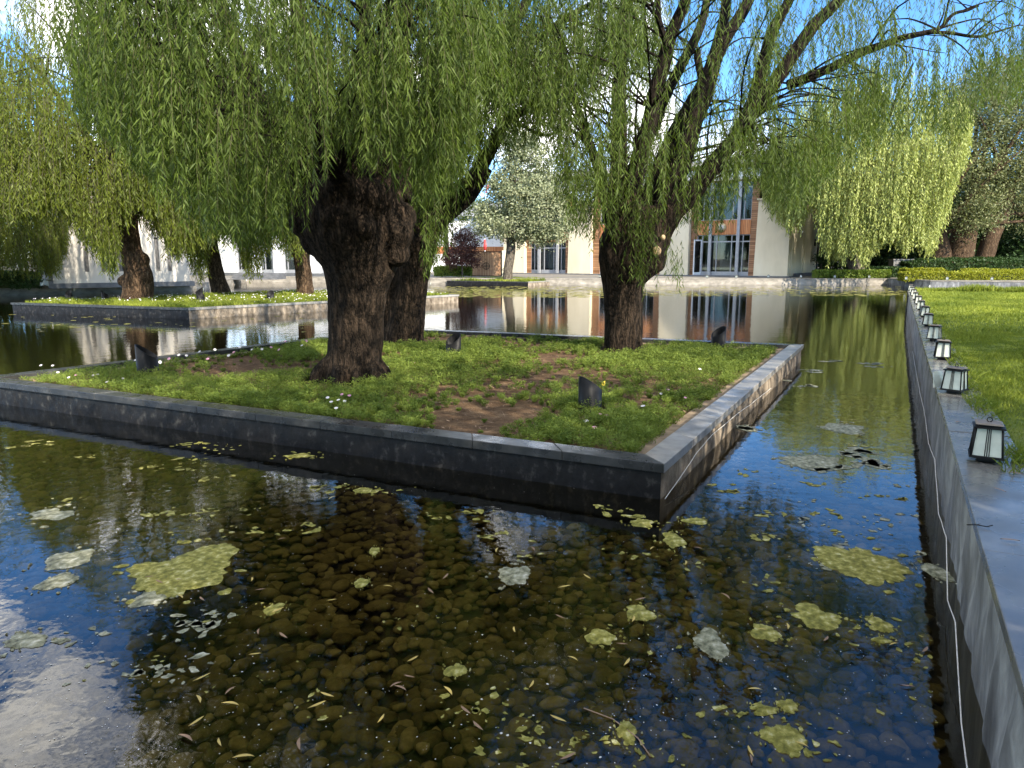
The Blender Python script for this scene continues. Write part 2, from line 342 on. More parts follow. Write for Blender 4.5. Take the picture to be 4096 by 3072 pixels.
# ------------------------------------------------------------------ ground, pond bed, water, banks
POND = [(-50, 27.4), (-42, 43.0), (-35.1, 49.2), (-31.7, 52.0), (-24.6, 57.2), (-28.6, 77.5), (-18.0, 76.2), (-8, 70.9), (10.9, 69.6), (36.0, 69.0),
        (36.4, 62.6), (44, 58.9), (75, 43), (80, 10), (80, -41.8), (.76, .31)]
GZ = .60
gc = Vector((5, 35))
n = len(POND)
gm = MB()
vs = [(x, y, GZ) for x, y in POND]
for k, s in enumerate((1.6, 6, 60)):
    vs += [((x-gc.x)*s+gc.x, (y-gc.y)*s+gc.y, GZ-.0*k) for x, y in POND]
gm.add(vs, [(r*n+i, r*n+(i+1) % n, (r+1)*n+(i+1) % n, (r+1)*n+i) for r in range(3) for i in range(n)])
g = gm.build('ground', M['ground']); tag(g, kind='structure')
b_ = MB(); b_.prism([(x+(x-gc.x)*.03, y+(y-gc.y)*.03) for x, y in POND], -1.2, -.50); tag(b_.build('pond_bed', M['bed']), kind='structure')
w_ = MB(); w_.add([(x+(x-gc.x)*.004, y+(y-gc.y)*.004, 0) for x, y in POND], [tuple(range(n-1, -1, -1))]); water = w_.build('water', M['water']); tag(water, kind='structure')

def wall_run(name, pts, label, zt=.64, zb=-.5, face='pale_stone', cop='pale_stone', ov=.04, cw=.5, th=.10, slab=1.4, inward=None):
    """retaining wall along pts, pond on the left-hand side of travel -> outward right"""
    root = empty(name, (pts[0][0], pts[0][1], 0), label, 'wall')
    o = Vector((pts[0][0], pts[0][1], 0)); W = MB(); Cc = MB()
    for a, b in zip(pts[:-1], pts[1:]):
        a = Vector((a[0], a[1], 0))-o; b = Vector((b[0], b[1], 0))-o
        d = (b-a); L = d.length; d.normalize(); nn = Vector((-d.y, d.x, 0))    # left of travel = away from the pond
        Mx = Matrix(((d.x, nn.x, 0, a.x), (d.y, nn.y, 0, a.y), (0, 0, 1, 0), (0, 0, 0, 1)))
        ns = max(2, int(L/.25)); vv = []
        for i in range(ns+1):
            for j, z in enumerate((zb, -.05, .15, .3, zt-th)):
                wob = (.05+.07*(j in (1, 2)))*(mnoise.noise(Vector((a.x+i*.25*d.x*2.2, a.y+i*.25*d.y*2.2, j*.8)))) if j < 4 else 0
                vv.append(Mx@Vector((L*i/ns, ov-.02-wob-(.05 if j < 3 else 0), z)))
        W.add(vv, [(i*5+j, (i+1)*5+j, (i+1)*5+j+1, i*5+j+1) for i in range(ns) for j in range(4)], True)
        k = max(1, int(L/slab))
        for i in range(k):
            Cc.box(L*i/k+.004, L*(i+1)/k-.004, 0, cw, zt-th, zt+random.uniform(-.004, .004), Mx)
    W.build('face', M[face], root); Cc.build('coping', M[cop], root)
    return root
wall_run('retaining_wall', POND[2:5], 'pale weathered stone bank wall below the white slit-windowed building', .62)
wall_run('retaining_wall', POND[1:3], 'pale stone bank wall at the far left below the dark hedge', .62)
wall_run('retaining_wall', POND[4:7], 'low bank wall at the foot of the white wall with tall blue-grey windows', .62)
wall_run('retaining_wall', POND[6:10], 'long pale far bank wall in front of the cream and orange building', .62)
wall_run('retaining_wall', POND[9:13], 'creased pale bank wall below the golden hedge at the right', .66, face='liner')

# ------------------------------------------------------------------ planters in the pond
def inset(poly, d):
    n = len(poly); out = []
    for i in range(n):
        p0, p1, p2 = Vector(poly[i-1]), Vector(poly[i]), Vector(poly[(i+1) % n])
        e1 = (p1-p0).normalized(); e2 = (p2-p1).normalized(); n1 = Vector((-e1.y, e1.x)); n2 = Vector((-e2.y, e2.x))
        bis = (n1+n2).normalized(); out.append(p1+bis*(d/max(.2, bis.dot(n1))))
    return out
def planter(poly, zt, label, soil_z, th=.10, cw=.30, strip=.25, edge_mats=None, slab=1.15):
    """poly counter-clockwise"""
    o = Vector((poly[0][0], poly[0][1], 0)); P = [Vector((p[0]-o.x, p[1]-o.y)) for p in poly]
    root = empty('pond_planter', o, label, 'planter')
    I1, I2, I3 = inset(P, cw), inset(P, cw+strip), inset(P, .04); n = len(P)
    cop = [MB(), MB()]; fac = [MB(), MB()]; inn = MB(); st = MB()
    for i in range(n):
        j = (i+1) % n; m = edge_mats[i] if edge_mats else 0
        L = (P[j]-P[i]).length; k = max(1, round(L/slab)); g_ = .003/L
        for q in range(k):
            a, b = q/k+g_, (q+1)/k-g_
            dz = random.uniform(-.003, .003)
            quad = [P[i].lerp(P[j], a), P[i].lerp(P[j], b), I1[i].lerp(I1[j], b), I1[i].lerp(I1[j], a)]
            cop[m].prism([(p.x, p.y) for p in quad], zt-th, zt+dz)
        ns = max(2, int(L/.2)); vv = []
        e = (P[j]-P[i]).normalized(); nr = Vector((e.y, -e.x))
        zs = (-.55, -.05, .05, .15, zt-th)
        for s in range(ns+1):
            p = I3[i].lerp(I3[j], s/ns)
            for r, z in enumerate(zs):
                wob = .025*mnoise.noise(Vector((p.x*2.4+i*7, p.y*2.4, z*3))) if 0 < s < ns and r < 4 else 0
                q_ = p+nr*(wob+(.02 if r < 4 else 0)*(0 < s < ns)); vv.append((q_.x, q_.y, z))
        fac[m].add(vv, [(s*5+r, (s+1)*5+r, (s+1)*5+r+1, s*5+r+1) for s in range(ns) for r in range(4)], True)
        inn.add([(I1[i].x, I1[i].y, zt-th), (I1[j].x, I1[j].y, zt-th), (I1[j].x, I1[j].y, soil_z-.1), (I1[i].x, I1[i].y, soil_z-.1)], [(0, 1, 2, 3)])
        if strip:
            st.prism([(p.x, p.y) for p in (I1[i], I1[j], I2[j], I2[i])], soil_z-.12, soil_z+.035)
    cm = [M['granite'], M['granite_pale']]; fm = [M['black_liner'], M['stone_face']]  # right edges take paler lit tones, the rest darker shaded ones, besides stains
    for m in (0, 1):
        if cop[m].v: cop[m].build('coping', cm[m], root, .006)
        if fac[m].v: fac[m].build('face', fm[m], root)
    inn.build('inner_face', M['granite'], root)
    if strip: st.build('footing', M['inner_strip'], root)
    # soil as a gently uneven grid
    S = MB(); N = 40; A = I2 if strip else I1
    grid = []
    for a in range(N+1):
        for b in range(N+1):
            p = A[0].lerp(A[1], a/N).lerp(A[3].lerp(A[2], a/N), b/N)
            grid.append((p.x, p.y, soil_z+.03*mnoise.noise(Vector((p.x*.9, p.y*.9, 3)))+.012*mnoise.noise(Vector((p.x*5, p.y*5, 1)))))
    S.add(grid, [(a*(N+1)+b, (a+1)*(N+1)+b, (a+1)*(N+1)+b+1, a*(N+1)+b+1) for a in range(N) for b in range(N)], True)
    S.build('soil', M['soil'], root)
    return root
A1 = [at(u, v, .40).xy for u, v in ((-122, 1513), (2657, 1857), (3215, 1377), (1594, 1312))]
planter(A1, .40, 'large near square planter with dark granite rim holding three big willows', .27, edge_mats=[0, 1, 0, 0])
p0, p1, p2 = at(41, 1210, .47).xy, at(753, 1232, .47).xy, at(1317, 1204, .47).xy
e2 = (p2-p1).normalized()
A2 = [p0, p1, p1+e2*15.5, p0+e2*15.5]
planter(A2, .47, 'second planter to the left with grass, tiny flowers and three willows', .40, edge_mats=[0, 1, 0, 0], strip=0)
q0, q1, q2 = at(1787, 1122, .40).xy, at(2113, 1127, .40).xy, at(2268, 1119, .40).xy
A3 = [q0, q1, q2, q0+(q2-q1)]
planter(A3, .40, 'small far planter with a silver poplar in front of the building', .36, edge_mats=[0, 1, 0, 0], strip=0)

# ------------------------------------------------------------------ lantern ledge and lawn on the right
LD = Vector((.471, .882, 0)).normalized(); LL = Vector((-LD.y, LD.x, 0)); L0 = Vector((3.21, 4.90, 0)); LH = .98
ML = Matrix(((LD.x, LL.x, 0, L0.x), (LD.y, LL.y, 0, L0.y), (0, 0, 1, 0), (0, 0, 0, 1)))   # x along ledge, +y to the water
led = empty('stone_ledge', L0, 'long grey stone ledge with lanterns between the pond and the lawn', 'ledge')
led.matrix_world = ML
c = MB(); x = -6.0
while x < 34.0:
    c.box(x+.003, min(x+1.5, 34.2)-.003, -.46, 0, LH-.06, LH+random.uniform(-.003, .003)); x += 1.5
c.build('coping', M['ledge_stone'], led, .004)
f = MB(); ns = 420; zs = np.linspace(-.5, LH-.055, 9); vv = []
for i in range(ns+1):
    xx = -6+40.2*i/ns
    for j, z in enumerate(zs):
        k = .5+.5*math.sin(math.pi*min(1, max(0, (z+.1)/1.05)))
        fold = abs(mnoise.noise(Vector((xx*1.5+.7*z, z*.5, 2.0))))*.10+.05*mnoise.noise(Vector((xx*4.5+1.5*z, z*.8, 5.0)))+.012*mnoise.noise(Vector((xx*14, z*4, 9)))
        vv.append((xx, -.09+(fold*k)*.8, z))
f.add(vv, [(i*9+j, (i+1)*9+j, (i+1)*9+j+1, i*9+j+1) for i in range(ns) for j in range(8)], True)
f.build('liner_face', M['liner'], led)
f = MB(); f.box(-6, 34.2, -.44, -.14, -.6, LH-.062); f.box(34.2, 34.4, -40, -.0, -.6, LH-.02); f.build('core', M['granite'], led)
lp = [ML@Vector((-9, -.40, 0)), ML@Vector((34.3, -.40, 0)), Vector((19.68+36, 35.18-5, 0)), Vector((60, -10, 0)), Vector((20, -12, 0))]
lw = MB(); lw.add([(p.x, p.y, LH-.03) for p in lp]+[(p.x, p.y, -.6) for p in lp], [tuple(range(4, -1, -1))]+[(i, (i+1) % 5, 5+(i+1) % 5, 5+i) for i in range(5)])
tag(lw.build('lawn', M['lawn']), kind='structure')

def cord(pts, label, r=.004):
    m = MB(); P = [Vector(p) for p in pts]; Q = []
    for a, b in zip(P[:-1], P[1:]):
        for k in range(10):
            t = k/10; p = a.lerp(b, t); Q.append(p+Vector((0, 0, .02*mnoise.noise(p*2.3))))
    m.tube(Q, r, 6); o = m.build('cord', M['cord']); tag(o, label, 'cord')
cord([ML@Vector((x, .015-.0*x, z)) for x, z in ((-4.5, .0), (-2.6, .01), (-1.6, .02), (-.8, .22), (-.2, .1), (.4, .36), (1.4, .24), (2.6, .42), (4.0, .28), (5.5, .34), (8, .26), (11, .22), (15, .2))],
     'thin white cord snaking down the grey liner of the lantern ledge')
e01 = (A1[2]-A1[1]).normalized(); nr = Vector((e01.y, -e01.x))
def on_edge(a, b, t, off, z):
    e = (b-a).normalized(); nr = Vector((e.y, -e.x)); p = a+e*t+nr*off; return (p.x, p.y, z)
cord([on_edge(A1[1], A1[2], t, .03, z) for t, z in ((-.02, .03), (.4, .10), (1.2, .22), (2, .26), (3, .25), (4.2, .21), (5.5, .16), (7, .10))],
     'white cord sagging along the right-hand face of the near planter')

# ------------------------------------------------------------------ lanterns
def make_lantern(label):
    root = empty('garden_lantern', (0, 0, 0), label, 'lantern')
    m = MB(); m.box(-.06, .06, -.06, .06, 0, .035); m.build('foot', M['black_metal'], root, .004)
    fr = MB(); b, t, zb, zt = .100, .083, .050, .262
    fr.prism([(-b-.012, -b-.012), (b+.012, -b-.012), (b+.012, b+.012), (-b-.012, b+.012)], .035, .052)
    for sx, sy in ((-1, -1), (1, -1), (1, 1), (-1, 1)):
        fr.tube([(sx*b, sy*b, zb), (sx*t, sy*t, zt)], .0075, 4)
    for ax in (0, 1):
        for sg in (-1, 1):
            for off in (-.014, 0, .014):
                p = [off, sg*(b+.001), zb]; q = [off*.8, sg*(t+.001), zt]
                if ax: p[0], p[1] = p[1], p[0]; q[0], q[1] = q[1], q[0]
                fr.tube([p, q], .003, 4)
    fr.box(-t-.020, t+.020, -t-.020, t+.020, zt, zt+.012); fr.build('frame', M['black_metal'], root)
    for k in range(4):
        gl = MB(); w0, w1, tk = b-.006, t-.005, .002
        vs = [(-w0, -b+.004, zb+.003), (w0, -b+.004, zb+.003), (w1, -t+.003, zt-.002), (-w1, -t+.003, zt-.002)]
        vs += [(p[0], p[1]+tk, p[2]) for p in vs]
        R = Matrix.Rotation(k*math.pi/2, 4, 'Z')
        gl.add([R@Vector(p) for p in vs], [(0, 1, 2, 3), (7, 6, 5, 4), (0, 4, 5, 1), (1, 5, 6, 2), (2, 6, 7, 3), (3, 7, 4, 0)])
        gl.build('pane', M['frosted'], root)
    cp = MB(); cp.box(-.070, .070, -.070, .070, zt+.012, .289)
    cp.add([(-.090, -.090, .290), (.090, -.090, .290), (.090, .090, .290), (-.090, .090, .290), (-.078, -.078, .300), (.078, -.078, .300), (.078, .078, .300), (-.078, .078, .300)],
           [(3, 2, 1, 0), (4, 5, 6, 7), (0, 1, 5, 4), (1, 2, 6, 5), (2, 3, 7, 6), (3, 0, 4, 7)], mi=1)
    cp.build('cap', [M['black_metal'], M['cap_top']], root)
    rg = MB(); rg.tube([(.017*math.cos(a), 0, .318+.017*math.sin(a)) for a in np.linspace(-1.5, 4.6, 12)], .004, 5); rg.build('ring', M['black_metal'], root)
    return root
LZ = LH+.002
ledge_lamps = [((3.62, 5.27), 12, 'nearest and largest black lantern with frosted panes on the ledge'),
               ((5.08, 8.05), 30, 'second lantern on the ledge, with one pane hanging loose on its left'),
               ((6.58, 10.81), 8, 'third lantern on the ledge counted from the camera'),
               ((7.94, 13.35), 20, 'fourth lantern on the ledge counted from the camera'),
               ((9.46, 16.21), 4, 'fifth lantern on the ledge, midway along the row'),
               ((10.86, 18.82), 24, 'sixth lantern on the ledge, leaning slightly'),
               ((12.26, 21.45), 10, 'seventh lantern on the ledge, counted from the camera'),
               ((13.67, 24.10), 18, 'eighth lantern on the ledge, counted from the camera'),
               ((15.05, 26.75), 0, 'ninth lantern on the ledge, among the small far ones'),
               ((16.45, 29.40), 15, 'tenth lantern on the ledge, where the sunlit grass begins to pale'),
               ((17.85, 32.05), 5, 'last but one lantern on the ledge, tiny beside the sunlit lawn'),
               ((19.2, 34.6), 9, 'farthest lantern at the very end of the ledge')]
proto = make_lantern(''); LANT = 'lanterns along the pond ledges'
for i, ((x, y), rz, lab) in enumerate(ledge_lamps):
    o = proto if i == 0 else copy_tree(proto)
    o.location = (x, y, LZ); o.rotation_euler = (0, math.radians(3) if i == 5 else 0, -math.atan2(x, y)+math.radians((4, -20, 5, -12, 3, 14, -5, 8, 0, 10, 4, 6)[i])); tag(o, lab, 'lantern', LANT)
    if i == 1:
        lo = MB(); lo.add([(-.105, .0, 0), (.105, 0, 0), (.08, 0, .185), (-.08, 0, .185), (-.105, .003, 0), (.105, .003, 0), (.08, .003, .185), (-.08, .003, .185)],
                          [(0, 1, 2, 3), (7, 6, 5, 4), (0, 4, 5, 1), (1, 5, 6, 2), (2, 6, 7, 3), (3, 7, 4, 0)])
        lo = lo.build('pane', M['frosted'], o); lo.location = (-.155, -.02, .05); lo.rotation_euler = (math.radians(-10), 0, math.radians(80))
far_l = [(2716, 1112, 'below the left cream pilaster'), (2829, 1112, 'in front of the open glass door'), (2947, 1112, 'in front of the right-hand glass door'),
         (3075, 1111, 'below the broad right cream wall'), (3206, 1111, 'below the shaded side wall of the building'), (3341, 1112, 'before the left part of the lime hedge'),
         (3479, 1112, 'before the right part of the lime hedge'), (3627, 1120, 'at the left end of the golden hedge'), (3791, 1121, 'before the middle of the golden hedge'),
         (3970, 1122, 'before the right part of the golden hedge'), (2400, 1110, 'just left of the right willow trunk')]
for u, v, w in far_l:
    o = copy_tree(proto); p = at(u, v, .66); o.location = (p.x, p.y+.1, .645 if v < 1118 else .67); tag(o, 'tiny pale lantern on the far bank '+w, 'lantern', LANT)
o = copy_tree(proto); o.location = (22.9, 34.35, LH-.02); tag(o, 'lone small lantern on the far edge of the lawn', 'lantern', LANT)
o = copy_tree(proto); p = at(158, 1146, .62); o.location = (p.x, p.y+.2, .63); tag(o, 'small dark lantern on the left bank beside the grey wall', 'lantern', LANT)

# ------------------------------------------------------------------ black tube spotlights
def make_spot():
    root = empty('spotlight', (0, 0, 0), '', 'spotlight'); m = MB(); R, r, N = .155, .143, 36; vs = []
    for k in range(N):
        a = 2*math.pi*k/N; ca, sa = math.cos(a), math.sin(a); zt = .36+.105*ca
        vs += [(R*ca, R*sa, -.08), (R*ca, R*sa, zt), (r*ca, r*sa, zt+.001), (r*ca, r*sa, .02)]
    fs = []
    for k in range(N):
        b, c_ = k*4, ((k+1) % N)*4; fs += [(b, c_, c_+1, b+1), (b+1, c_+1, c_+2, b+2), (b+2, c_+2, c_+3, b+3)]
    m.add(vs, fs, True); m.build('tube', M['black_metal'], root)
    d = MB(); d.tube([(0, 0, .01), (0, 0, .06)], .135, 20); d.tube([(0, 0, .06), (0, 0, .16)], [.06, .085], 16, smooth=True); d.build('lamp', M['black_metal'], root)
    return root
sp = make_spot()
spots = [((-7.05, 13.64), .27, 1.25, 195, 'black slant-cut tube spotlight near the left corner of the near planter'),
         ((-1.35, 16.33), .27, 1.12, 45, 'black slant-cut tube spotlight between the two big near trunks'),
         ((5.19, 17.83), .27, 1.15, 25, 'black slant-cut tube spotlight by the back right corner of the near planter'),
         ((1.15, 10.30), .27, 1.12, 208, 'black slant-cut tube spotlight nearest the front corner, beside a yellow flower'),
         ((-20.2, 35.6), .40, 1.1, 200, 'dark tube spotlight left of the gnarled trunk on the second planter'),
         ((-14.86, 34.2), .40, 1.2, 160, 'dark tube spotlight near the corner of the second planter'),
         ((-17.0, 39.0), .40, 1.2, 20, 'dark tube spotlight behind another, left of the leaning trunk'),
         ((-12.09, 35.9), .40, 1.1, 90, 'dark tube spotlight near the orange-lit trunk on the second planter'),
         ((-23.0, 37.2), .40, 1.0, 90, 'low dark spotlight at the far left of the second planter')]
for i, ((x, y), z, s, rz, lab) in enumerate(spots):
    o = sp if i == 0 else copy_tree(sp); o.location = (x, y, z); o.scale = (s, s, s*1.05); o.rotation_euler = (0, 0, math.radians(rz)); tag(o, lab, 'spotlight', 'black tube spotlights in the planters')

# ------------------------------------------------------------------ right building (two storeys, cream pilasters, wooden bays)
B0 = Vector((28.33, 74.2, 0)); BE = Vector((-.82, .572, 0)).normalized(); BN = Vector((-BE.y, BE.x, 0))
MBD = Matrix(((BE.x, BN.x, 0, B0.x), (BE.y, BN.y, 0, B0.y), (0, 0, 1, 0), (0, 0, 0, 1)))
def su(u):
    k = (u-2048)/F*CP; return (B0.x-k*B0.y)/(k*BE.y-BE.x)
def sz(v, s): return zat(v, B0.y+BE.y*s)
bld = empty('courtyard_building', B0, 'two-storey cream building with orange wooden bands and tall glazing behind the right willow', 'building'); bld.matrix_world = MBD
ZB = .72
ztop = 9.6
sR = su(3016); sA = su(2752); sL = su(2640); sP0 = su(2362); sP1 = su(2270); sC = su(2096); sE = su(2012)
for a, b, top in ((0, sR, 8.5), (sA, sL, 8.5), (sP0, sP1, 8.3), (sC, sE, 8.1)):
    bt = .10; pil = MB()
    pil.add([(a, 0, ZB), (b, 0, ZB), (b-bt, -.18, top), (a+bt, -.18, top), (a, -1.3, ZB), (b, -1.3, ZB), (b-bt, -1.3, top), (a+bt, -1.3, top)],
            [(0, 1, 2, 3), (3, 2, 6, 7), (0, 3, 7, 4), (1, 5, 6, 2)])
    pil.box(a-.02, b+.02, -1.25, .03, top, top+.16)
    pil.build('pilaster', M['cream'], bld)
core = MB(); core.box(.05, sE-.05, -14, -2.4, ZB, ztop); core.build('wall', M['cream'], bld)
sd = MB()
for y0, y1, x in ((-1.3, -3.1, -.02), (-3.1, -6.2, .16), (-6.2, -7.2, -.05), (-7.2, -14, .1)): sd.box(x, x+2.2, y1, y0-.003, ZB, 8.6)
sd.build('side_wall', M['cream'], bld)
pl = MB(); pl.box(-.3, sE+.2, -2.4, .35, .45, ZB); pl.box(-.2, .1, -14, -2.4, .45, ZB+.25); pl.build('plinth', M['plinth'], bld)
pi_ = MB(); pi_.tube([(-.12, -12.6, ZB), (-.12, -12.6, 7)], .09, 8); pi_.build('drainpipe', M['black_metal'], bld)
fl = MB(); fl.tube([(-.05, -2.3, 5.3), (-.55, -2.3, 5.3)], .04, 8); fl.tube([(-.55, -2.3, 5.3), (-.72, -2.35, 5.2)], [.10, .16], 12); fl.build('floodlight', M['white_metal'], bld)
sg = MB(); sg.box(-.02, .09, -12.0, -11.3, 3.95, 4.75); sg.build('notice_board', M['black_metal'], bld)
par = MB()
par.box(-.1, sE, -2.3, -.32, sz(709, 6), sz(672, 6)); par.build('parapet', M['white_metal'], bld)
k = MB()
for i in range(46):
    s = .5+i*sE/46; k.box(s-.03, s+.03, -.32, -.28, sz(706, 6), sz(673, 6))
k.build('parapet_rib', M['steel'], bld)
k = MB(); k.box(-.2, sE+.1, -2.4, -.1, sz(718, 6), sz(709, 6)-.002); k.box(-.4, sE+.2, -2.6, .1, sz(656, 6), sz(640, 6)); k.build('cornice', M['white_wall'], bld)
k = MB()
for i in range(100):
    s = i*sE/100; k.box(s, s+.18, -.5, -.22, sz(668, 6), sz(657, 6))
k.build('brick_course', M['wood_brick'], bld)
k = MB(); k.add([(-.4, -.2, sz(640, 6)), (sE+.2, -.2, sz(640, 6)), (sE+.2, -7, sz(590, 6)), (-.4, -7, sz(590, 6)), (-.4, -14, sz(640, 6)), (sE+.2, -14, sz(640, 6))],
             [(0, 1, 2, 3), (3, 2, 5, 4), (0, 3, 4), (1, 5, 2)]); k.build('roof', M['roof_grey'], bld)

def bay(a, b, refs, opened=False):
    """a..b along the wall; refs = rows of band etc; returns parts"""
    m_ = (a+b)/2; w = b-a; st = .10*w
    vbt, vbb, vtop = refs; zbt, zbb, zt = sz(vbt, m_), sz(vbb, m_), sz(vtop, m_)
    k = MB(); k.box(a, a+st, -1.2, -.62, ZB, zt+.3); k.build('slatted_wall', M['wood_brick'], bld); k = MB(); k.box(b-st, b, -1.2, -.62, ZB, zt+.3); k.build('slatted_wall', M['wood_brick'], bld)
    k = MB(); k.box(a+st, b-st, -1.1, -.55, zbb, zbt); k.build('wood_band', M['wood_band'], bld)
    k = MB(); k.box(a, b, -1.1, -.5, zt, zt+.28); k.build('beam', M['wood_gate'], bld)
    em = MB(); em.tube([(m_+.2, -.55, (zbt+zbb)/2), (m_+.2, -.46, (zbt+zbb)/2)], .50, 28); e_ = em.build('emblem', M['brass'], bld)
    e2_ = MB(); e2_.tube([(m_+.2, -.46, (zbt+zbb)/2), (m_+.2, -.42, (zbt+zbb)/2)], .30, 24); e2_.build('emblem_disc', M['white_wall'], e_)
    rm = MB(); rm.box(a+.1, b-.1, -2.39, -2.3, ZB, zt+.2); rm.box(a, a+st, -2.4, -1.2, ZB, zt); rm.box(b-st, b, -2.4, -1.2, ZB, zt); rm.build('interior', M['room'], bld)
    for lo, hi in ((ZB, zbb), (zbt, zt)):
        i0, i1 = a+st+.01, b-st-.01; W = i1-i0
        fr = MB(); y0, y1 = -.85, -.72
        for s in (0, .13, .34, .62, .77, .90, 1): fr.box(i0+W*s-.05, i0+W*s+.05, y0, y1, lo, hi)
        zr = lo+(hi-lo)*(.83 if lo == ZB else .86)
        fr.box(i0, i1, y0+.01, y1-.01, zr-.06, zr+.06); fr.box(i0, i1, y0+.01, y1-.01, lo, lo+(.40 if lo == ZB else .1)); fr.box(i0, i1, y0+.01, y1-.01, hi-.1, hi)
        fw = fr.build('window', M['steel'], bld)
        gl = MB(); gl.box(i0, i1, -.80, -.79, lo, hi); gl.build('pane', M['glass'], fw)
        cu = MB()
        for s0, s1 in ((.14, .30), (.36, .60), (.80, .89)): cu.box(i0+W*s0, i0+W*s1, -1.7, -1.66, lo+.02, zr)
        cu.build('curtain', M['curtain'], fw)
    pm = MB()
    for s in (.27, .69): pm.box(a+w*s-.16, a+w*s+.16, -.62, -.36, ZB, zt+.02)
    pm.build('column', M['steel'], bld)
    if opened:
        dr = MB(); R = Matrix.Translation((b-st-.5, -.7, 0))@Matrix.Rotation(math.radians(62), 4, 'Z')
        dr.box(0, .12, -.04, .04, ZB+.02, zbb-.5, R); dr.box(.95, 1.07, -.04, .04, ZB+.02, zbb-.5, R); dr.box(.12, .95, -.04, .04, ZB+.02, ZB+.3, R); dr.box(.12, .95, -.04, .04, zbb-.65, zbb-.5, R)
        d_ = dr.build('door', M['white_metal'], bld); dg = MB(); dg.box(.12, .95, -.01, .01, ZB+.3, zbb-.65, R); dg.build('pane', M['glass'], d_)
bay(sR, sA, (880, 938, 728), True)
bay(sL, sP0, (895, 950, 750))
bay(sP1, sC, (926, 971, 790))

# ------------------------------------------------------------------ left buildings
WA, WB_ = at(214, 1131, .85).xy, at(759, 1122, .85).xy
ax_ = (WB_-WA).normalized(); ay_ = Vector((-ax_.y, ax_.x))
MA = Matrix(((ax_.x, ay_.x, 0, WA.x), (ax_.y, ay_.y, 0, WA.y), (0, 0, 1, 0), (0, 0, 0, 1)))
ba = empty('white_building', (WA.x, WA.y, 0), 'plain white building with narrow vertical slit windows behind the left willows', 'building'); ba.matrix_world = MA
LA = (WB_-WA).length
def sa(u):
    k = (u-2048)/F*CP; return (WA.x-k*WA.y)/(k*ax_.y-ax_.x)
slits = [sa(u) for u in (344, 412, 482, 560, 630, 677)]
zlo, zhi = zat(1087, 52), zat(945, 52)
k = MB(); xs = [0]
for s in slits: xs += [s-.14, s+.14]
xs.append(LA)
for i in range(0, len(xs), 2): k.box(xs[i], xs[i+1], 0, .4, .80, 7.2)
for s in slits: k.box(s-.14, s+.14, 0.002, .4, .80, zlo); k.box(s-.14, s+.14, .002, .4, zhi, 7.2)
k.build('wall', M['white_wall'], ba)
for s in slits:
    k = MB(); k.box(s-.139, s+.139, .25, .3, zlo, zhi); k.build('window', M['grey_wall'], ba)
k = MB(); k.box(-.01, .3, .41, 16, .95, 7.2); k.box(.3, LA-.003, .41, 16, .8, 7.1); k.build('side_wall', M['grey_wall'], ba)  # shaded side of the white building, its shade painted as grey
k = MB(); k.box(-.3, LA+.3, -.25, 16, .45, .80); k.box(-.3, -.012, -.2, 10, .80, .97); k.build('plinth', M['plinth'], ba)

BWa, BWb = Vector((-36.5, 84.3)), Vector((-17.6, 77.6)); bx = (BWb-BWa).normalized(); by = Vector((-bx.y, bx.x)); LB = (BWb-BWa).length
MW = Matrix(((bx.x, by.x, 0, BWa.x), (bx.y, by.y, 0, BWa.y), (0, 0, 1, 0), (0, 0, 0, 1)))
bw_ = empty('low_white_building', (BWa.x, BWa.y, 0), 'low bluish white wall with tall grey-framed windows, seen left of the big trunk', 'building'); bw_.matrix_world = MW
def sb(u):
    kk = (u-2048)/F*CP; return (BWa.x-kk*BWa.y)/(kk*bx.y-bx.x)
wins = [(sb(a), sb(b)) for a, b in ((945, 995), (1042, 1092), (1132, 1185), (1280, 1332))]
z0, z1, zt_ = .95, zat(962, 79), zat(915, 79)
k = MB(); xs = [0]
for a, b in wins: xs += [a, b]
xs.append(LB)
for i in range(0, len(xs), 2): k.box(xs[i], xs[i+1], 0, .5, z0, zt_)
for a, b in wins: k.box(a, b, .002, .5, z1, zt_-.002)
k.build('wall', M['blue_white'], bw_)
k = MB(); k.box(-.2, LB+.3, -.25, .8, zt_, zt_+.28); k.build('coping', M['plinth'], bw_)
k = MB(); k.box(-.2, LB+.3, -.7, .9, .4, z0); k.build('plinth', M['plinth'], bw_)
for a, b in wins:
    k = MB(); w = b-a
    for s0, s1 in ((0, .10), (.24, .32), (.82, .90), (.92, 1)): k.box(a+w*s0, a+w*s1, .18, .30, z0, z1)
    k.box(a, b, .2, .28, z0, z0+.35); k.box(a, b, .2, .28, z1-.9, z1-.78); k.box(a, b, .2, .28, z1-.12, z1)
    w_o = k.build('window', M['steel'], bw_)
    k = MB(); k.box(a+.01, b-.01, .23, .24, z0, z1); k.build('pane', M['glass'], w_o)
    k = MB(); k.box(a, b, .44, .48, z0, z1); k.build('curtain', M['curtain'], w_o)
k = MB()
for i in range(4): k.box(0, 4.5, i*.4, i*.4+3-.4*i, .5+.15*i+.001*i, .65+.15*i)
st_ = k.build('stone_steps', M['plinth']); st_.location = (-27.4, 70, 0); tag(st_, 'dark stone steps between the two white buildings on the left', 'steps')

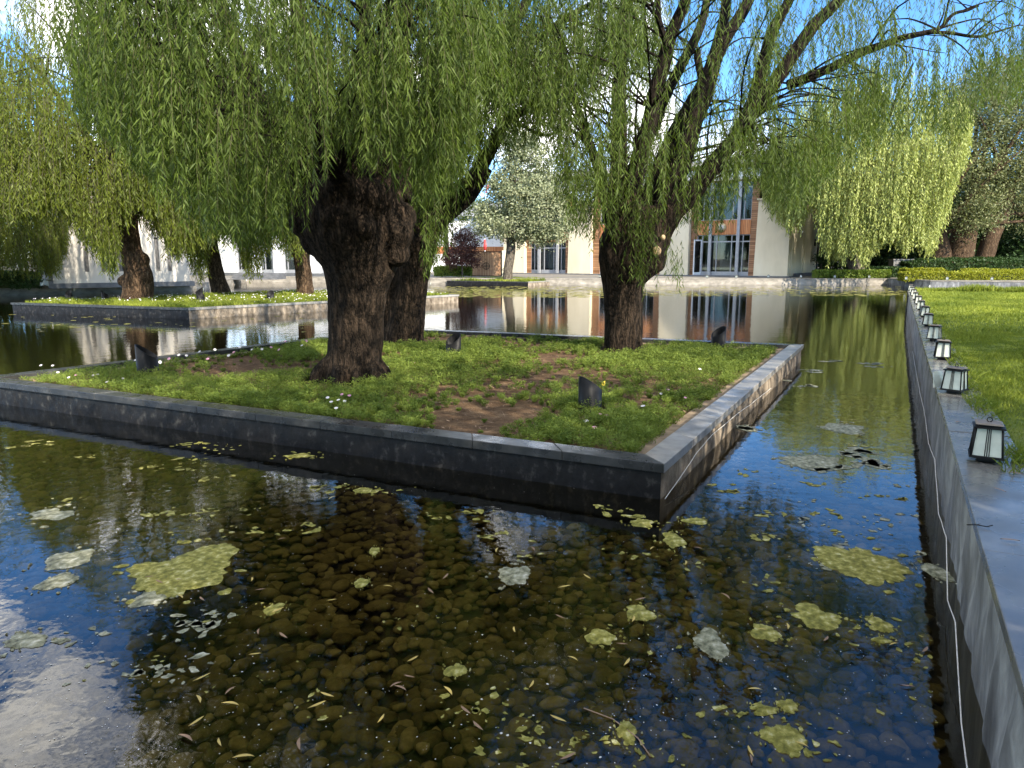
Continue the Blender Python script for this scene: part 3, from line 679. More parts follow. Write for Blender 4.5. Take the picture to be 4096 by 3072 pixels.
# gate, wall behind it, flagpole, roof sign
gt = empty('wooden_gate', (-1.2, 79.6, 0), 'tan vertical-board gate with a round emblem beside the poplar trunk', 'gate')
gx0 = xat(1886, 79.6, 2)+1.2; gx1 = xat(2003, 79.6, 2)+1.2; gz1 = zat(1009, 79.6)
k = MB(); k.box(gx0, gx1, 0, .08, .68, gz1); k.build('board_panel', M['wood_gate'], gt)
k = MB(); k.box(gx0-.08, gx0, -.03, .12, .6, gz1+.1); k.box(gx1, gx1+.14, -.03, .14, .6, gz1+.15); k.box(gx0, gx1, -.02, .1, gz1, gz1+.1); k.box(gx0, gx1, -.02, .1, .6, .68); k.build('gate_frame', M['black_metal'], gt)
k = MB(); cz = zat(1064, 79.6); cx_ = (gx0+gx1)/2
k.tube([(cx_+.36*math.cos(a), -.03, cz+.36*math.sin(a)) for a in np.linspace(0, 2*math.pi, 25)], .03, 6); k.box(cx_-.36, cx_+.36, -.05, -.01, cz-.03, cz+.03); k.box(cx_-.03, cx_+.03, -.06, -.012, cz-.36, cz+.36)
k.build('emblem', M['black_metal'], gt)
k = MB(); k.box(gx0-.6, gx0-.09, -.1, .5, .6, gz1-.4); k.build('gatepost', M['cream'], gt); k = MB(); k.box(gx1+.15, gx1+.6, -.1, .5, .6, gz1+.2); k.build('gatepost', M['cream'], gt)
bb = empty('background_house', (-6, 104, 0), 'pale far house with orange strip and grey roof glimpsed above the gate', 'house')
k = MB(); k.box(-9, 6.2, 0, 8, .6, 8.5); k.build('wall', M['blue_white'], bb)
k = MB(); k.box(-9.2, 6.4, -.05, 0, 3.2, 4.2); k.build('wood_band', M['wood_band'], bb)
k = MB(); k.add([(-9.6, -.8, 8.4), (6.8, -.8, 8.4), (6.8, 4, 10.6), (-9.6, 4, 10.6), (-9.6, 9, 8.4), (6.8, 9, 8.4)], [(0, 1, 2, 3), (3, 2, 5, 4), (0, 3, 4), (1, 5, 2)]); k.build('roof', M['roof_grey'], bb)
k = MB()
sx, sz_ = xat(1956, 104, 12)+6, zat(750, 104)
for dx in (-.45, .45): k.tube([(sx, 3, sz_+1.1), (sx+dx*1.3, 3, sz_-.5)], .10, 5)
k.box(sx-.8, sx+.8, 2.9, 3.1, sz_+.25, sz_+.45); k.build('roof_sign', M['red'], bb)
fp = empty('flagpole', (xat(1940, 90, 3), 90, 0), 'slim pole with a furled red cloth behind the gate', 'pole')
k = MB(); k.tube([(0, 0, .6), (0, 0, zat(955, 90))], .07, 8); k.build('pole', M['white_metal'], fp)
k = MB(); k.tube([(0, -.02, zat(1000, 90)), (0, -.02, zat(985, 90)), (0, -.02, zat(958, 90))], [.16, .2, .10], 10); k.build('cloth', M['red'], fp)

# ------------------------------------------------------------------ foliage tools
def strand_crown(name, parent, seed, mat, tops, lens, out, leaf_l, leaf_w, per_m, twig_w, spread=(.25, 1.25), arc=(.05, .4), arcb=.4, tint_bias=0.0):
    r = np.random.default_rng(seed); N = len(lens)
    n = np.maximum(3, (lens*per_m).astype(int)); idx = np.repeat(np.arange(N), n); st = np.cumsum(n)-n
    s = (np.arange(len(idx))-st[idx]+r.uniform(0, 1, len(idx)))/n[idx]; d = s*lens[idx]
    a = r.uniform(*arc, N)
    sw = r.normal(0, .07, (N, 2))
    def path(i, d):
        p = tops[i].copy(); h = (a[i]*(1-np.exp(-d/arcb)))[:, None]
        p[:, :2] += out[i]*h+sw[i]*(d[:, None]**1.5)*.5; p[:, 2] -= d-.5*a[i]*np.exp(-d/arcb); return p
    P = path(idx, d); m = len(idx)
    az = r.uniform(0, 2*np.pi, m); sp = r.uniform(*spread, m)
    D = unit(np.stack([np.cos(az)*sp, np.sin(az)*sp, -np.ones(m)], 1))
    W = unit(np.cross(D, r.normal(size=(m, 3))))
    L = (leaf_l*r.uniform(.55, 1.2, m))[:, None]; ww = (leaf_w*r.uniform(.7, 1.2, m))[:, None]*.5
    mid = P+D*L*.42; tip = P+D*L; tip[:, 2] -= L[:, 0]*.12
    V = np.stack([P, mid+W*ww, tip, mid-W*ww], 1)
    base = r.uniform(.25, .75, N)[idx]
    tint = np.clip(base+r.normal(0, .16, m)+tint_bias, 0, 1)
    me = quad_mesh(name, V, tint); o = link(name, me, mat, parent)
    K = 6; dd = np.linspace(0, 1, K)[None, :]*lens[:, None]
    ii = np.repeat(np.arange(N), K); pts = path(ii, dd.reshape(-1)).reshape(N, K, 3)
    wv = unit(np.concatenate([r.normal(size=(N, 2)), np.zeros((N, 1))], 1))[:, None, :]*(twig_w*np.linspace(1, .4, K))[None, :, None]*.5
    Vt = np.stack([pts[:, :-1]-wv[:, :-1], pts[:, :-1]+wv[:, :-1], pts[:, 1:]+wv[:, 1:], pts[:, 1:]-wv[:, 1:]], 2).reshape(-1, 4, 3)
    return o, Vt
def twig_obj(parent, Vt, extra=None):
    me = quad_mesh('twigs', Vt); return link('twigs', me, M['twig'], parent)

def interp(poly, u):
    return np.interp(u, [p[0] for p in poly], [p[1] for p in poly])
def willow_points(seed, cx, cy, R, vbot, zdome, N, lens, jit=.25, shell=.45, mask=(1.6, -.35), Ry=None, hi=None, umax=None, low=2.0, front=None):
    """strand tops/lengths for a weeping crown of radius R; vbot = measured lower edge of the curtain (u, v)"""
    r = np.random.default_rng(seed); Ry = Ry or R; T = []; Ls = []; O = []; wv = Wave(seed, mask[0]); tot = 0
    while tot < N:
        m = N*3; a = r.uniform(0, 2*np.pi, m); q = np.sqrt(r.uniform(0, 1, m)); q = np.where(r.uniform(0, 1, m) < shell, .7+.3*q, q)
        dx, dy = q*np.cos(a), q*np.sin(a); X = cx+R*dx; Y = cy+Ry*dy
        u = 2048+F*X/(Y*CP-1.5*SP)
        v = interp(vbot, u)+r.normal(0, 18, m)
        k_ = (1536-v)/F; zl = CAMH+Y*(k_*CP-SP)/(CP+k_*SP); zl = np.where((u < vbot[0][0]-300) | (u > vbot[-1][0]+300), low+2.5, zl)
        zl = np.maximum(zl, low)
        zd = zdome[0]+zdome[1]*np.sqrt(np.maximum(0, 1-q*q))
        L = r.uniform(*lens, m)
        span = zd-zl-L*.7
        t = np.where(r.uniform(0, 1, m) < .35, r.exponential(.10, m), r.uniform(0, 1, m))
        zb = zl+np.minimum(t, 1)*span
        keep = (span > 0)
        P = np.stack([X, Y, zb+L], 1)
        keep &= (.7*wv(P)+.8*Wave(seed+1, mask[0]*.42)(P*np.array([1, 1, .45]))+r.normal(0, jit, m)) > mask[1]
        if front is not None:
            ff = front(u, v, Y, zb, r); keep &= ff
        if hi is not None: keep &= ~((zb > hi[0]) & (r.uniform(0, 1, m) > hi[1]))
        if umax is not None: keep &= (u < umax)
        P = P[keep]; T.append(P); Ls.append(L[keep]); O.append(unit(np.stack([dx, dy], 1)[keep]+r.normal(0, .4, (keep.sum(), 2)))); tot += keep.sum()
        if m > 0 and keep.sum() < 5: break
    return np.concatenate(T)[:N], np.concatenate(Ls)[:N], np.concatenate(O)[:N]

def px(u, v, Y): return Vector((xat(u, Y, zat(v, Y)), Y, zat(v, Y)))
def tubes_mesh(name, tubes, voxel, disp=(.03, 5.0, 1.3), lumps=(), seed=1, ridge=True):
    m = MB()
    for pts, rad in tubes: m.tube(pts, rad, 14)
    for c, r_, s3 in lumps: m.sphere(c, r_, 16, 10, s3)
    me = m.mesh(name+'_raw'); o = bpy.data.objects.new('raw', me); COL.objects.link(o)
    rm = o.modifiers.new('r', 'REMESH'); rm.mode = 'VOXEL'; rm.voxel_size = voxel; rm.use_smooth_shade = True
    sm = o.modifiers.new('s', 'SMOOTH'); sm.iterations = 6; sm.factor = .5
    dg = bpy.context.evaluated_depsgraph_get(); dg.update(); ev = o.evaluated_get(dg)
    out = bpy.data.meshes.new_from_object(ev); out.name = name
    bpy.data.objects.remove(o); bpy.data.meshes.remove(me)
    nv = len(out.vertices); co = np.empty(nv*3, np.float32); no = np.empty(nv*3, np.float32)
    out.vertices.foreach_get('co', co); out.vertices.foreach_get('normal', no); co = co.reshape(-1, 3); no = no.reshape(-1, 3)
    A, fx, fz = disp; d = np.empty(nv)
    for i in range(nv):
        p = co[i]; q = Vector((p[0]*fx+seed, p[1]*fx, p[2]*fz))
        a = mnoise.noise(q); b = mnoise.noise(q*2.3)
        d[i] = (1-2*abs(a))*.7-.4*abs(b)+.8*mnoise.noise(Vector((p[0]*1.7, p[1]*1.7, p[2]*1.7)))
    co = co+no*(d*A)[:, None]
    out.vertices.foreach_set('co', co.astype(np.float32).reshape(-1)); out.update()
    out.polygons.foreach_set('use_smooth', [True]*len(out.polygons)); out.materials.clear()
    return out
def smooth_path(pts, sub=5, wob=.0):
    P = [Vector(p) for p in pts]; out = []
    for i in range(len(P)-1):
        a, b, c, d = P[max(i-1, 0)], P[i], P[i+1], P[min(i+2, len(P)-1)]
        for k in range(sub):
            t = k/sub
            q = .5*((2*b)+(c-a)*t+(2*a-5*b+4*c-d)*t*t+(3*b-a-3*c+d)*t*t*t)
            if wob: q = q+Vector((mnoise.noise(q*1.3), mnoise.noise(q*1.3+Vector((9, 0, 0))), mnoise.noise(q*1.3+Vector((0, 9, 0)))))*wob
            out.append(q)
    out.append(P[-1]); return out
def smooth_rad(rad, sub=5):
    n = len(rad); return list(np.interp(np.linspace(0, n-1, (n-1)*sub+1), range(n), rad))
def limb_px(pts, Y0, Y1, rad_px):
    """measured limb outline (u, v) between depths Y0..Y1"""
    n = len(pts); Ys = np.linspace(Y0, Y1, n)
    P = [px(u, v, Y) for (u, v), Y in zip(pts, Ys)]; R = [r*Y/F for r, Y in zip(rad_px, Ys)]
    return smooth_path(P, 5, .05), smooth_rad(R, 5)

def branches_to(m, limbs, tops, seed, n, r0, r1, droop=.5):
    """side branches from the limbs out to where the curtains hang"""
    r = random.Random(seed); pts = [(p, q) for P, R in limbs for p, q in zip(P, R)]
    idx = [r.randrange(len(tops)) for _ in range(n)]
    for i in idx:
        t = Vector(tops[i]); c = min(r.sample(pts, min(len(pts), 40)), key=lambda e: (e[0]-t).length+max(0, e[0].z-t.z)*2)
        a = c[0]; L = (t-a).length
        if L > 5.5 or L < .3: continue
        mid = a.lerp(t, .5)+Vector((r.uniform(-.15, .15), r.uniform(-.15, .15), .12*L*droop+r.uniform(-.1, .2)*L*.5))
        P = smooth_path([a, mid, t], 4, .04); m.tube(P, list(np.linspace(min(r0, c[1]*.6), r1, len(P))), 5, cap=False)

def near_willow(label, base, trunk_tubes, lumps, limbs, pts, seed, leaf, nbr, bark='bark_near', voxel=.032, leafmat='leaf_near', disp=(.032, 5.0, 1.3), r0=.03, r1=.006, knots=(), name='willow_tree', tint=0.0):
    o = Vector((base[0], base[1], 0)); root = empty(name, o, label, 'tree', 'weeping willows on the pond planters')
    off = lambda T: [([p-o for p in P], R) for P, R in T]
    tm = tubes_mesh('trunk', off(trunk_tubes), voxel, disp, [(Vector(c)-o, r_, s) for c, r_, s in lumps], seed)
    link('trunk', tm, M[bark], root)
    lm = MB()
    for P, R in off(limbs): lm.tube(P, R, 10)
    tops, lens, out = pts; tops = tops-np.array(o)
    branches_to(lm, off(limbs), tops, seed, nbr, r0, r1)
    lm.build('limbs', M['limb'], root)
    leaf_l, leaf_w, per_m, tw = leaf
    c, Vt = strand_crown('crown', root, seed, M[leafmat], tops, lens, out, leaf_l, leaf_w, per_m, tw, tint_bias=tint)
    tl = twig_obj(root, Vt)
    for (p, r_, nrm) in knots:
        k = MB(); q = Vector(p)-o; nn = Vector(nrm).normalized(); k.tube([q, q+nn*.05], r_, 16); k.build('cut_knot', M['cutwood'], root)
    return root

# ------------------------------------------------------------------ the three big willows on the near planter
Y1, Y2, Y3 = 13.06, 19.08, 17.24
def tpath(rows, Y): return smooth_path([px(c, v, Y) for v, c, r in rows], 3), smooth_rad([r*Y/F for v, c, r in rows], 3)
t1 = tpath([(1560, 1403, 138), (1520, 1405, 120), (1450, 1415, 106), (1300, 1426, 104), (1150, 1430, 118), (1060, 1438, 146), (960, 1425, 190), (860, 1415, 205), (780, 1415, 190), (710, 1420, 120)], Y1)
def lump(u, v, Y, r, s=(1, 1, 1)): return (px(u, v, Y), r*Y/F, s)
lumps1 = [lump(1585, 935, Y1-.3, 72), lump(1590, 1010, Y1-.25, 52), lump(1600, 870, Y1-.1, 62), lump(1250, 830, Y1, 85), lump(1235, 760, Y1+.1, 55), lump(1500, 790, Y1-.6, 70),
          lump(1350, 780, Y1-.6, 75), lump(1545, 730, Y1-.2, 50), lump(1280, 930, Y1-.4, 60), lump(1460, 905, Y1-.8, 45), lump(1330, 870, Y1-.75, 50), lump(1420, 720, Y1+.5, 90), lump(1235, 880, Y1-.1, 78), lump(1265, 960, Y1-.1, 62)]
roots1 = []
for du, dv, dy, r_ in ((-150, 40, -.25, 38), (-60, 60, -.6, 30), (30, 55, -.62, 26), (120, 48, -.45, 40), (150, 15, .1, 40), (-140, 0, .4, 40), (60, -30, .6, 40)):
    a = px(1408+du*.45, 1430, Y1+dy*.45); b = px(1408+du*.8, 1500, Y1+dy*.8); c = Vector((xat(1408+du*1.05, Y1+dy*1.25, .25), Y1+dy*1.25, .16)); roots1.append((smooth_path([a, b, c], 4), smooth_rad([r_*.8*Y1/F, r_*Y1/F, r_*.55*Y1/F], 4)))
L1 = [limb_px([(1265, 800), (1200, 700), (1080, 480), (965, 235), (890, 40), (830, -180)], Y1, Y1-.8, [70, 44, 33, 29, 25, 18]),
      limb_px([(1320, 800), (1297, 560), (1240, 380), (1195, 150), (1185, -20), (1165, -300)], Y1+.3, Y1+1.2, [50, 34, 28, 25, 24, 18]),
      limb_px([(1545, 780), (1540, 650), (1530, 480), (1519, 326)], Y1-.45, Y1-.5, [34, 27, 25, 23]),
      limb_px([(1590, 800), (1640, 560), (1615, 300), (1625, 60), (1650, -200)], Y1+.3, Y1+1.6, [45, 28, 26, 22, 16]),
      limb_px([(1470, 760), (1420, 560), (1440, 300), (1460, 0), (1470, -300)], Y1+.4, Y1+2.2, [45, 28, 25, 22, 16]),
      limb_px([(1240, 820), (1080, 640), (900, 520), (740, 400), (640, 320)], Y1+.2, Y1+1.6, [40, 26, 18, 12, 6]),
      limb_px([(1300, 760), (1150, 560), (1000, 420), (760, 250), (560, 130)], Y1-.2, Y1-2.4, [40, 27, 20, 14, 7]),
      limb_px([(1400, 760), (1440, 500), (1500, 260), (1560, 0), (1600, -250)], Y1-.4, Y1-2.4, [36, 24, 20, 16, 10]),
      limb_px([(1430, 790), (1370, 720), (1340, 706)], Y1-.75, Y1-1.05, [34, 30, 28])]
vb1 = [(400, 500), (560, 640), (700, 800), (820, 930), (900, 965), (1000, 985), (1100, 985), (1170, 970), (1215, 830), (1290, 720), (1380, 690), (1480, 700), (1580, 760), (1650, 830), (1750, 800), (1850, 640), (1950, 520), (2050, 400)]
def front1(u, v, Y, zb, r):
    q = r.uniform(size=len(u)); return ~((Y < 12.9) & (u > 850) & (u < 1700) & (q < .45)) & ~((u > 1760) & (q < (u-1760)/250)) & ~((u < 620) & (q < (620-u)/300))
P1 = willow_points(11, -3.1, 12.9, 4.7, vb1, (5.2, 7.2), 5400, (.55, 1.6), mask=(1.3, .12), hi=(7.6, .6), umax=1990, jit=.18, front=front1)
near_willow('massive old pollard willow with a swollen dark head, frontmost on the near planter', (px(1410, 1520, Y1).x, Y1), [t1]+roots1+[([p for p in P[:8]], R[:8]) for P, R in L1], lumps1, L1, P1, 11, (.135, .017, 40, .005), 260,
            knots=[])

t2 = tpath([(1400, 1610, 100), (1370, 1612, 86), (1250, 1624, 73), (1120, 1642, 70), (1000, 1662, 74), (920, 1690, 66), (860, 1712, 40)], Y2)
t2b = (smooth_path([px(1560, 1330, Y2), px(1532, 1150, Y2-.1), px(1500, 980, Y2), px(1470, 840, Y2)], 4), smooth_rad([40*Y2/F, 36*Y2/F, 38*Y2/F, 30*Y2/F], 4))
L2 = [limb_px([(1700, 935), (1735, 890), (1791, 791), (1899, 709), (1987, 545), (2040, 475), (2203, 392), (2329, 340)], Y2, Y2-1.0, [62, 44, 36, 30, 26, 20, 12, 5]),
      limb_px([(1705, 930), (1770, 870), (1842, 822), (1900, 770), (1960, 680)], Y2, Y2+.9, [46, 34, 28, 20, 10]),
      limb_px([(1690, 900), (1760, 680), (1886, 354), (1949, 302), (2013, 171), (2108, 0), (2190, -160)], Y2+.2, Y2+.6, [50, 36, 31, 29, 22, 17, 10]),
      limb_px([(1965, 290), (2060, 220), (2171, 139), (2297, 50), (2420, -20)], Y2+.5, Y2+.2, [18, 16, 13, 9, 5]),
      limb_px([(1660, 900), (1680, 600), (1720, 300), (1788, 100), (1790, -150)], Y2+.3, Y2+1.5, [40, 28, 24, 20, 14]),
      limb_px([(1480, 850), (1380, 600), (1200, 350), (1000, 100)], Y2, Y2+2.0, [32, 24, 18, 10]),
      limb_px([(2060, 480), (2120, 520), (2190, 545), (2240, 520)], Y2-.7, Y2-.9, [7, 6, 5, 3])]
vb2 = [(1200, 800), (1500, 780), (1620, 860), (1665, 1010), (1700, 1090), (1735, 1120), (1775, 1000), (1840, 850), (1900, 760), (1970, 640), (2060, 570), (2140, 600), (2170, 560), (2250, 430), (2340, 400), (2420, 300)]
P2 = willow_points(22, -1.7, 19.4, 5.4, vb2, (6.6, 6.0), 2600, (.5, 1.5), mask=(1.4, .22), hi=(9.0, .5), jit=.2)
near_willow('thick willow with a long right-leaning limb, half hidden behind the biggest trunk', (px(1612, 1370, Y2).x, Y2), [t2, t2b]+[(P[:7], R[:7]) for P, R in L2[:3]], [lump(1700, 960, Y2-.2, 50), lump(1640, 1010, Y2-.3, 40)], L2, P2, 22, (.18, .025, 26, .006), 160)

t3 = tpath([(1440, 2494, 96), (1410, 2494, 84), (1350, 2494, 76), (1200, 2494, 74), (1130, 2490, 82), (1060, 2508, 118), (1000, 2528, 134), (930, 2550, 122), (870, 2560, 100), (820, 2570, 60)], Y3)
L3 = [limb_px([(2490, 960), (2500, 860), (2570, 601), (2633, 342), (2671, 177), (2710, 80), (2747, -10), (2800, -220)], Y3-.3, Y3-1.2, [60, 44, 32, 28, 26, 22, 20, 14]),
      limb_px([(2671, 190), (2640, 90), (2630, -20), (2625, -200)], Y3-1.0, Y3-1.2, [14, 11, 9, 6]),
      limb_px([(2600, 950), (2665, 823), (2760, 538), (2842, 316), (2886, 177), (2950, 80), (3000, -10), (3080, -200)], Y3, Y3+.3, [60, 42, 33, 28, 26, 22, 20, 12]),
      limb_px([(2560, 900), (2646, 652), (2727, 475), (2816, 316), (2886, 127), (2905, -10), (2920, -200)], Y3+.5, Y3+1.2, [45, 30, 25, 22, 20, 18, 12]),
      limb_px([(2610, 960), (2690, 850), (2760, 779), (2873, 633), (2975, 494), (3063, 222), (3110, 90), (3158, -10), (3220, -180)], Y3-.2, Y3-.9, [55, 44, 38, 34, 28, 23, 20, 18, 10]),
      limb_px([(2955, 530), (2990, 465), (3114, 304), (3234, 127), (3300, 55), (3361, -10), (3450, -120)], Y3-.7, Y3-.3, [30, 30, 27, 24, 21, 19, 12]),
      limb_px([(3150, 340), (3244, 310), (3365, 253), (3491, 190), (3586, 158), (3713, 127), (3760, 110), (3805, 60), (3870, 45), (3915, 25)], Y3-.4, Y3-.6, [20, 18, 16, 15, 12, 9, 7, 6, 5, 3]),
      limb_px([(3713, 127), (3800, 132), (3903, 146), (3990, 125), (4093, 101)], Y3-.55, Y3-.6, [7, 6, 5, 4, 2]),
      limb_px([(2480, 900), (2478, 600), (2481, 266), (2506, 0), (2510, -250)], Y3+.3, Y3+.9, [40, 30, 26, 23, 16]),
      limb_px([(2460, 930), (2400, 700), (2330, 500), (2280, 300), (2250, 150)], Y3, Y3+1.4, [34, 20, 14, 9, 5]),
      limb_px([(2520, 900), (2560, 640), (2660, 400), (2780, 150), (2850, -60)], Y3+.5, Y3+2.6, [40, 26, 22, 18, 12]),
      limb_px([(2700, 780), (2770, 560), (2810, 400), (2790, 200)], Y3+.6, Y3+1.8, [26, 22, 18, 12])]
vb3 = [(2120, 420), (2190, 520), (2250, 740), (2300, 900), (2340, 945), (2400, 940), (2440, 860), (2500, 800), (2560, 820), (2640, 880), (2720, 900), (2780, 930), (2840, 960), (2880, 940), (2920, 820), (2980, 700),
       (3040, 770), (3120, 860), (3180, 840), (3260, 780), (3340, 690), (3430, 620), (3520, 560), (3600, 570), (3680, 520), (3760, 560), (3810, 550), (3850, 430), (3920, 420), (3980, 480), (4020, 400), (4060, 200), (4120, 120)]
def front3(u, v, Y, zb, r):
    q = r.uniform(size=len(u)); return ~((Y < 17.6) & (u > 2500) & (u < 3160) & (q < .5)) & ~((u > 3100) & (q < .6))
P3a = willow_points(33, 3.1, 17.2, 5.0, vb3, (6.0, 6.2), 2900, (.5, 1.5), mask=(1.3, .12), hi=(8.3, .5), shell=.3, jit=.18, front=front3)
P3b = willow_points(34, 8.6, 16.9, 3.6, vb3, (6.9, 2.4), 620, (.5, 1.4), mask=(1.1, .05), Ry=2.2, hi=(8.3, .6), shell=.3, umax=4060)
# curtains that hang in front of the trunk
fr_ = np.random.default_rng(5); tops = []; lens = []
for u, vt, vbm in ((2545, 820, 1010), (2560, 800, 1120), (2575, 850, 1180), (2590, 820, 1090), (2600, 900, 1150), (2612, 850, 1020), (2640, 860, 1000), (2410, 800, 960), (2430, 780, 900), (2395, 860, 985), (2660, 980, 1130), (2700, 1000, 1150), (2520, 760, 900), (2470, 770, 905), (2480, 800, 960)):
    for j in range(4):
        Yc = Y3-1.0+fr_.uniform(-.25, .25); uu = u+fr_.normal(0, 10); a = px(uu, vt+fr_.normal(0, 25), Yc); b = px(uu, vbm+fr_.normal(0, 30), Yc); tops.append(a); lens.append(max(.3, a.z-b.z))
P3c = (np.array(tops), np.array(lens), unit(fr_.normal(size=(len(lens), 2))))
P3 = tuple(np.concatenate([a, b, c]) for a, b, c in zip(P3a, P3b, P3c))
near_willow('willow with straight dark limbs fanning up to the right, at the near planter back right', (px(2494, 1405, Y3).x, Y3), [t3]+[(P[:8], R[:8]) for P, R in (L3[0], L3[2], L3[3], L3[4], L3[8])],
            [lump(2600, 1040, Y3-.1, 60), lump(2440, 1040, Y3-.1, 45), lump(2480, 950, Y3-.3, 60), lump(2625, 960, Y3-.1, 55)], L3, P3, 33, (.15, .019, 34, .0055), 230,
            knots=[(px(2625, 1003, Y3-.76), .10, (.35, -1, .1)), (px(2648, 950, Y3-.66), .06, (.45, -1, .1))])

# ------------------------------------------------------------------ mid-distance willows
def far_willow(label, base, rows, R, vbot, zdome, N, seed, lens=(1.0, 2.6), leaf=(.22, .048, 14, .02), mat='leaf_mid', bark='bark_far', center=None, mask=(2.2, -.25), nl=9, extra=(), tint=0.0, low=1.2, group='weeping willows on the pond planters', hi=None, lumps=()):
    X, Y = base; cx, cy = center or base
    tr = tpath(rows, Y)
    head = tr[0][-1]; r = random.Random(seed); limbs = []
    for k in range(nl):
        a = 2*math.pi*(k+r.uniform(-.3, .3))/nl; h = zdome[0]+zdome[1]*r.uniform(.55, .9); q = r.uniform(.35, .75)
        e = Vector((cx+R*q*math.cos(a), cy+R*q*math.sin(a), h)); m1 = head.lerp(e, .4)+Vector((0, 0, (h-head.z)*.12))
        rr = tr[1][-1]*.42
        limbs.append((smooth_path([head-Vector((0, 0, .3)), m1, e], 6, .15), smooth_rad([rr, rr*.7, rr*.25], 6)))
    for pts, Ya, Yb, rp in extra: limbs.append(limb_px(pts, Ya, Yb, rp))
    P = willow_points(seed, cx, cy, R, vbot, zdome, N, lens, mask=mask, low=low, hi=hi)
    vox = max(.04, tr[1][1]*.10)
    return near_willow(label, base, [tr]+[(p[:4], q[:4]) for p, q in limbs[:nl]], list(lumps), limbs, P, seed, leaf, 90, bark, vox, mat, (.045, 3.2, .9), .05, .012, tint=tint)
Y4 = 35.58
far_willow('gnarled willow with a knobbly bulging trunk, leftmost on the second planter', (px(545, 1205, Y4).x, Y4), [(1230, 548, 66), (1200, 548, 58), (1150, 553, 55), (1090, 552, 52), (1030, 530, 40), (960, 518, 38), (880, 505, 42), (840, 500, 36)],
           5.8, [(20, 880), (150, 880), (260, 830), (320, 960), (370, 1010), (415, 1080), (445, 1130), (470, 980), (520, 880), (560, 850), (620, 900), (680, 1040), (760, 1000), (820, 960), (900, 900), (1000, 840)], (5.5, 11.5), 6200, 44, lumps=[lump(495, 1125, Y4-.1, 22), lump(575, 1100, Y4-.2, 34), lump(560, 1040, Y4-.1, 34)])
Y5 = 41.78
far_willow('slimmer left-leaning willow in the middle of the second planter', (px(885, 1180, Y5).x, Y5), [(1200, 892, 44), (1175, 885, 37), (1100, 865, 29), (1000, 845, 27), (930, 835, 28), (880, 830, 24)],
           5.6, [(560, 880), (660, 960), (740, 1010), (775, 1120), (800, 1160), (820, 1060), (880, 930), (930, 960), (975, 1090), (1010, 1120), (1060, 1010), (1100, 900), (1150, 860)], (5.5, 9), 3400, 55)
Y6 = 40.38
far_willow('willow with a stout orange sunlit trunk, rightmost on the second planter', (px(1220, 1187, Y6).x, Y6), [(1205, 1222, 40), (1185, 1221, 34), (1100, 1215, 30), (1030, 1206, 31), (960, 1198, 34), (920, 1195, 28)],
           5.2, [(980, 880), (1060, 940), (1120, 990), (1170, 1040), (1220, 1030), (1260, 960), (1320, 930), (1400, 900)], (4.6, 6.5), 2200, 66)
Y7 = 43.5
far_willow('dark drooping willow at the left edge of the photo on the left bank', (-36.5, 46.5), [(1170, -170, 60), (1080, -170, 50), (950, -170, 46), (850, -170, 40)],
           7.2, [(-200, 1100), (0, 1105), (60, 1110), (130, 1120), (200, 1100), (250, 1000), (280, 820), (330, 700)], (5.5, 13.5), 7500, 77, mat='leaf_mid', tint=-.12)
Y8 = 73.5; x8 = px(3430, 1085, Y8).x
far_willow('broad pale green weeping willow in full sun behind the lime hedge on the far bank', (x8, Y8), [(1105, 3430, 34), (1070, 3425, 26), (1040, 3410, 24), (980, 3400, 22), (880, 3410, 22)],
           9.8, [(3030, 700), (3060, 800), (3110, 870), (3160, 925), (3200, 900), (3250, 800), (3290, 980), (3330, 1035), (3380, 1045), (3420, 1030), (3470, 1050), (3510, 990), (3560, 950), (3600, 1000), (3630, 1010), (3660, 930), (3690, 1000), (3720, 1015), (3745, 920), (3780, 760), (3830, 560), (3860, 420)],
           (8.5, 12.5), 6800, 88, (1.6, 4.2), (.30, .10, 10, .03), 'leaf_pale', 'bark_grey', mask=(3.0, -.30), nl=12, group=None,
           extra=[([(3440, 1060), (3480, 1000), (3530, 860), (3570, 700)], Y8, Y8-2, [16, 14, 11, 6]), ([(3420, 1060), (3380, 960), (3330, 800)], Y8, Y8-2, [16, 12, 6])])

# ------------------------------------------------------------------ rounded crowns made of leaf clumps
def clump_leaves(seed, lobes, n_clump, per, leaf, rc, flat=.75, shell=.5):
    """lobes: (centre, (rx, ry, rz)); returns quads"""
    r = np.random.default_rng(seed); C = []
    vol = np.array([a[1][0]*a[1][1]*a[1][2] for a in lobes])**.7; cnt = np.maximum(1, (n_clump*vol/vol.sum()).astype(int))
    for (c, rad), k in zip(lobes, cnt):
        d = unit(r.normal(size=(k, 3))); q = np.where(r.uniform(size=k) < shell, r.uniform(.75, 1.05, k), r.uniform(0, 1, k)**.5)
        C.append(np.array(c)+d*q[:, None]*np.array(rad))
    C = np.concatenate(C); N = len(C); idx = np.repeat(np.arange(N), per); m = len(idx)
    s = rc*r.uniform(.5, 1.3, N)
    P = C[idx]+r.normal(size=(m, 3))*np.array([1, 1, flat])*(s[idx]*.5)[:, None]
    D = unit(r.normal(size=(m, 3))+np.array([0, 0, -.2])); W = unit(np.cross(D, r.normal(size=(m, 3))))
    L = (leaf[0]*r.uniform(.6, 1.25, m))[:, None]; w = (leaf[1]*r.uniform(.6, 1.2, m))[:, None]*.5
    V = np.stack([P, P+D*L*.5+W*w, P+D*L, P+D*L*.5-W*w], 1)
    t = np.clip(r.uniform(.2, .8, N)[idx]+r.normal(0, .15, m), 0, 1)
    return V, t
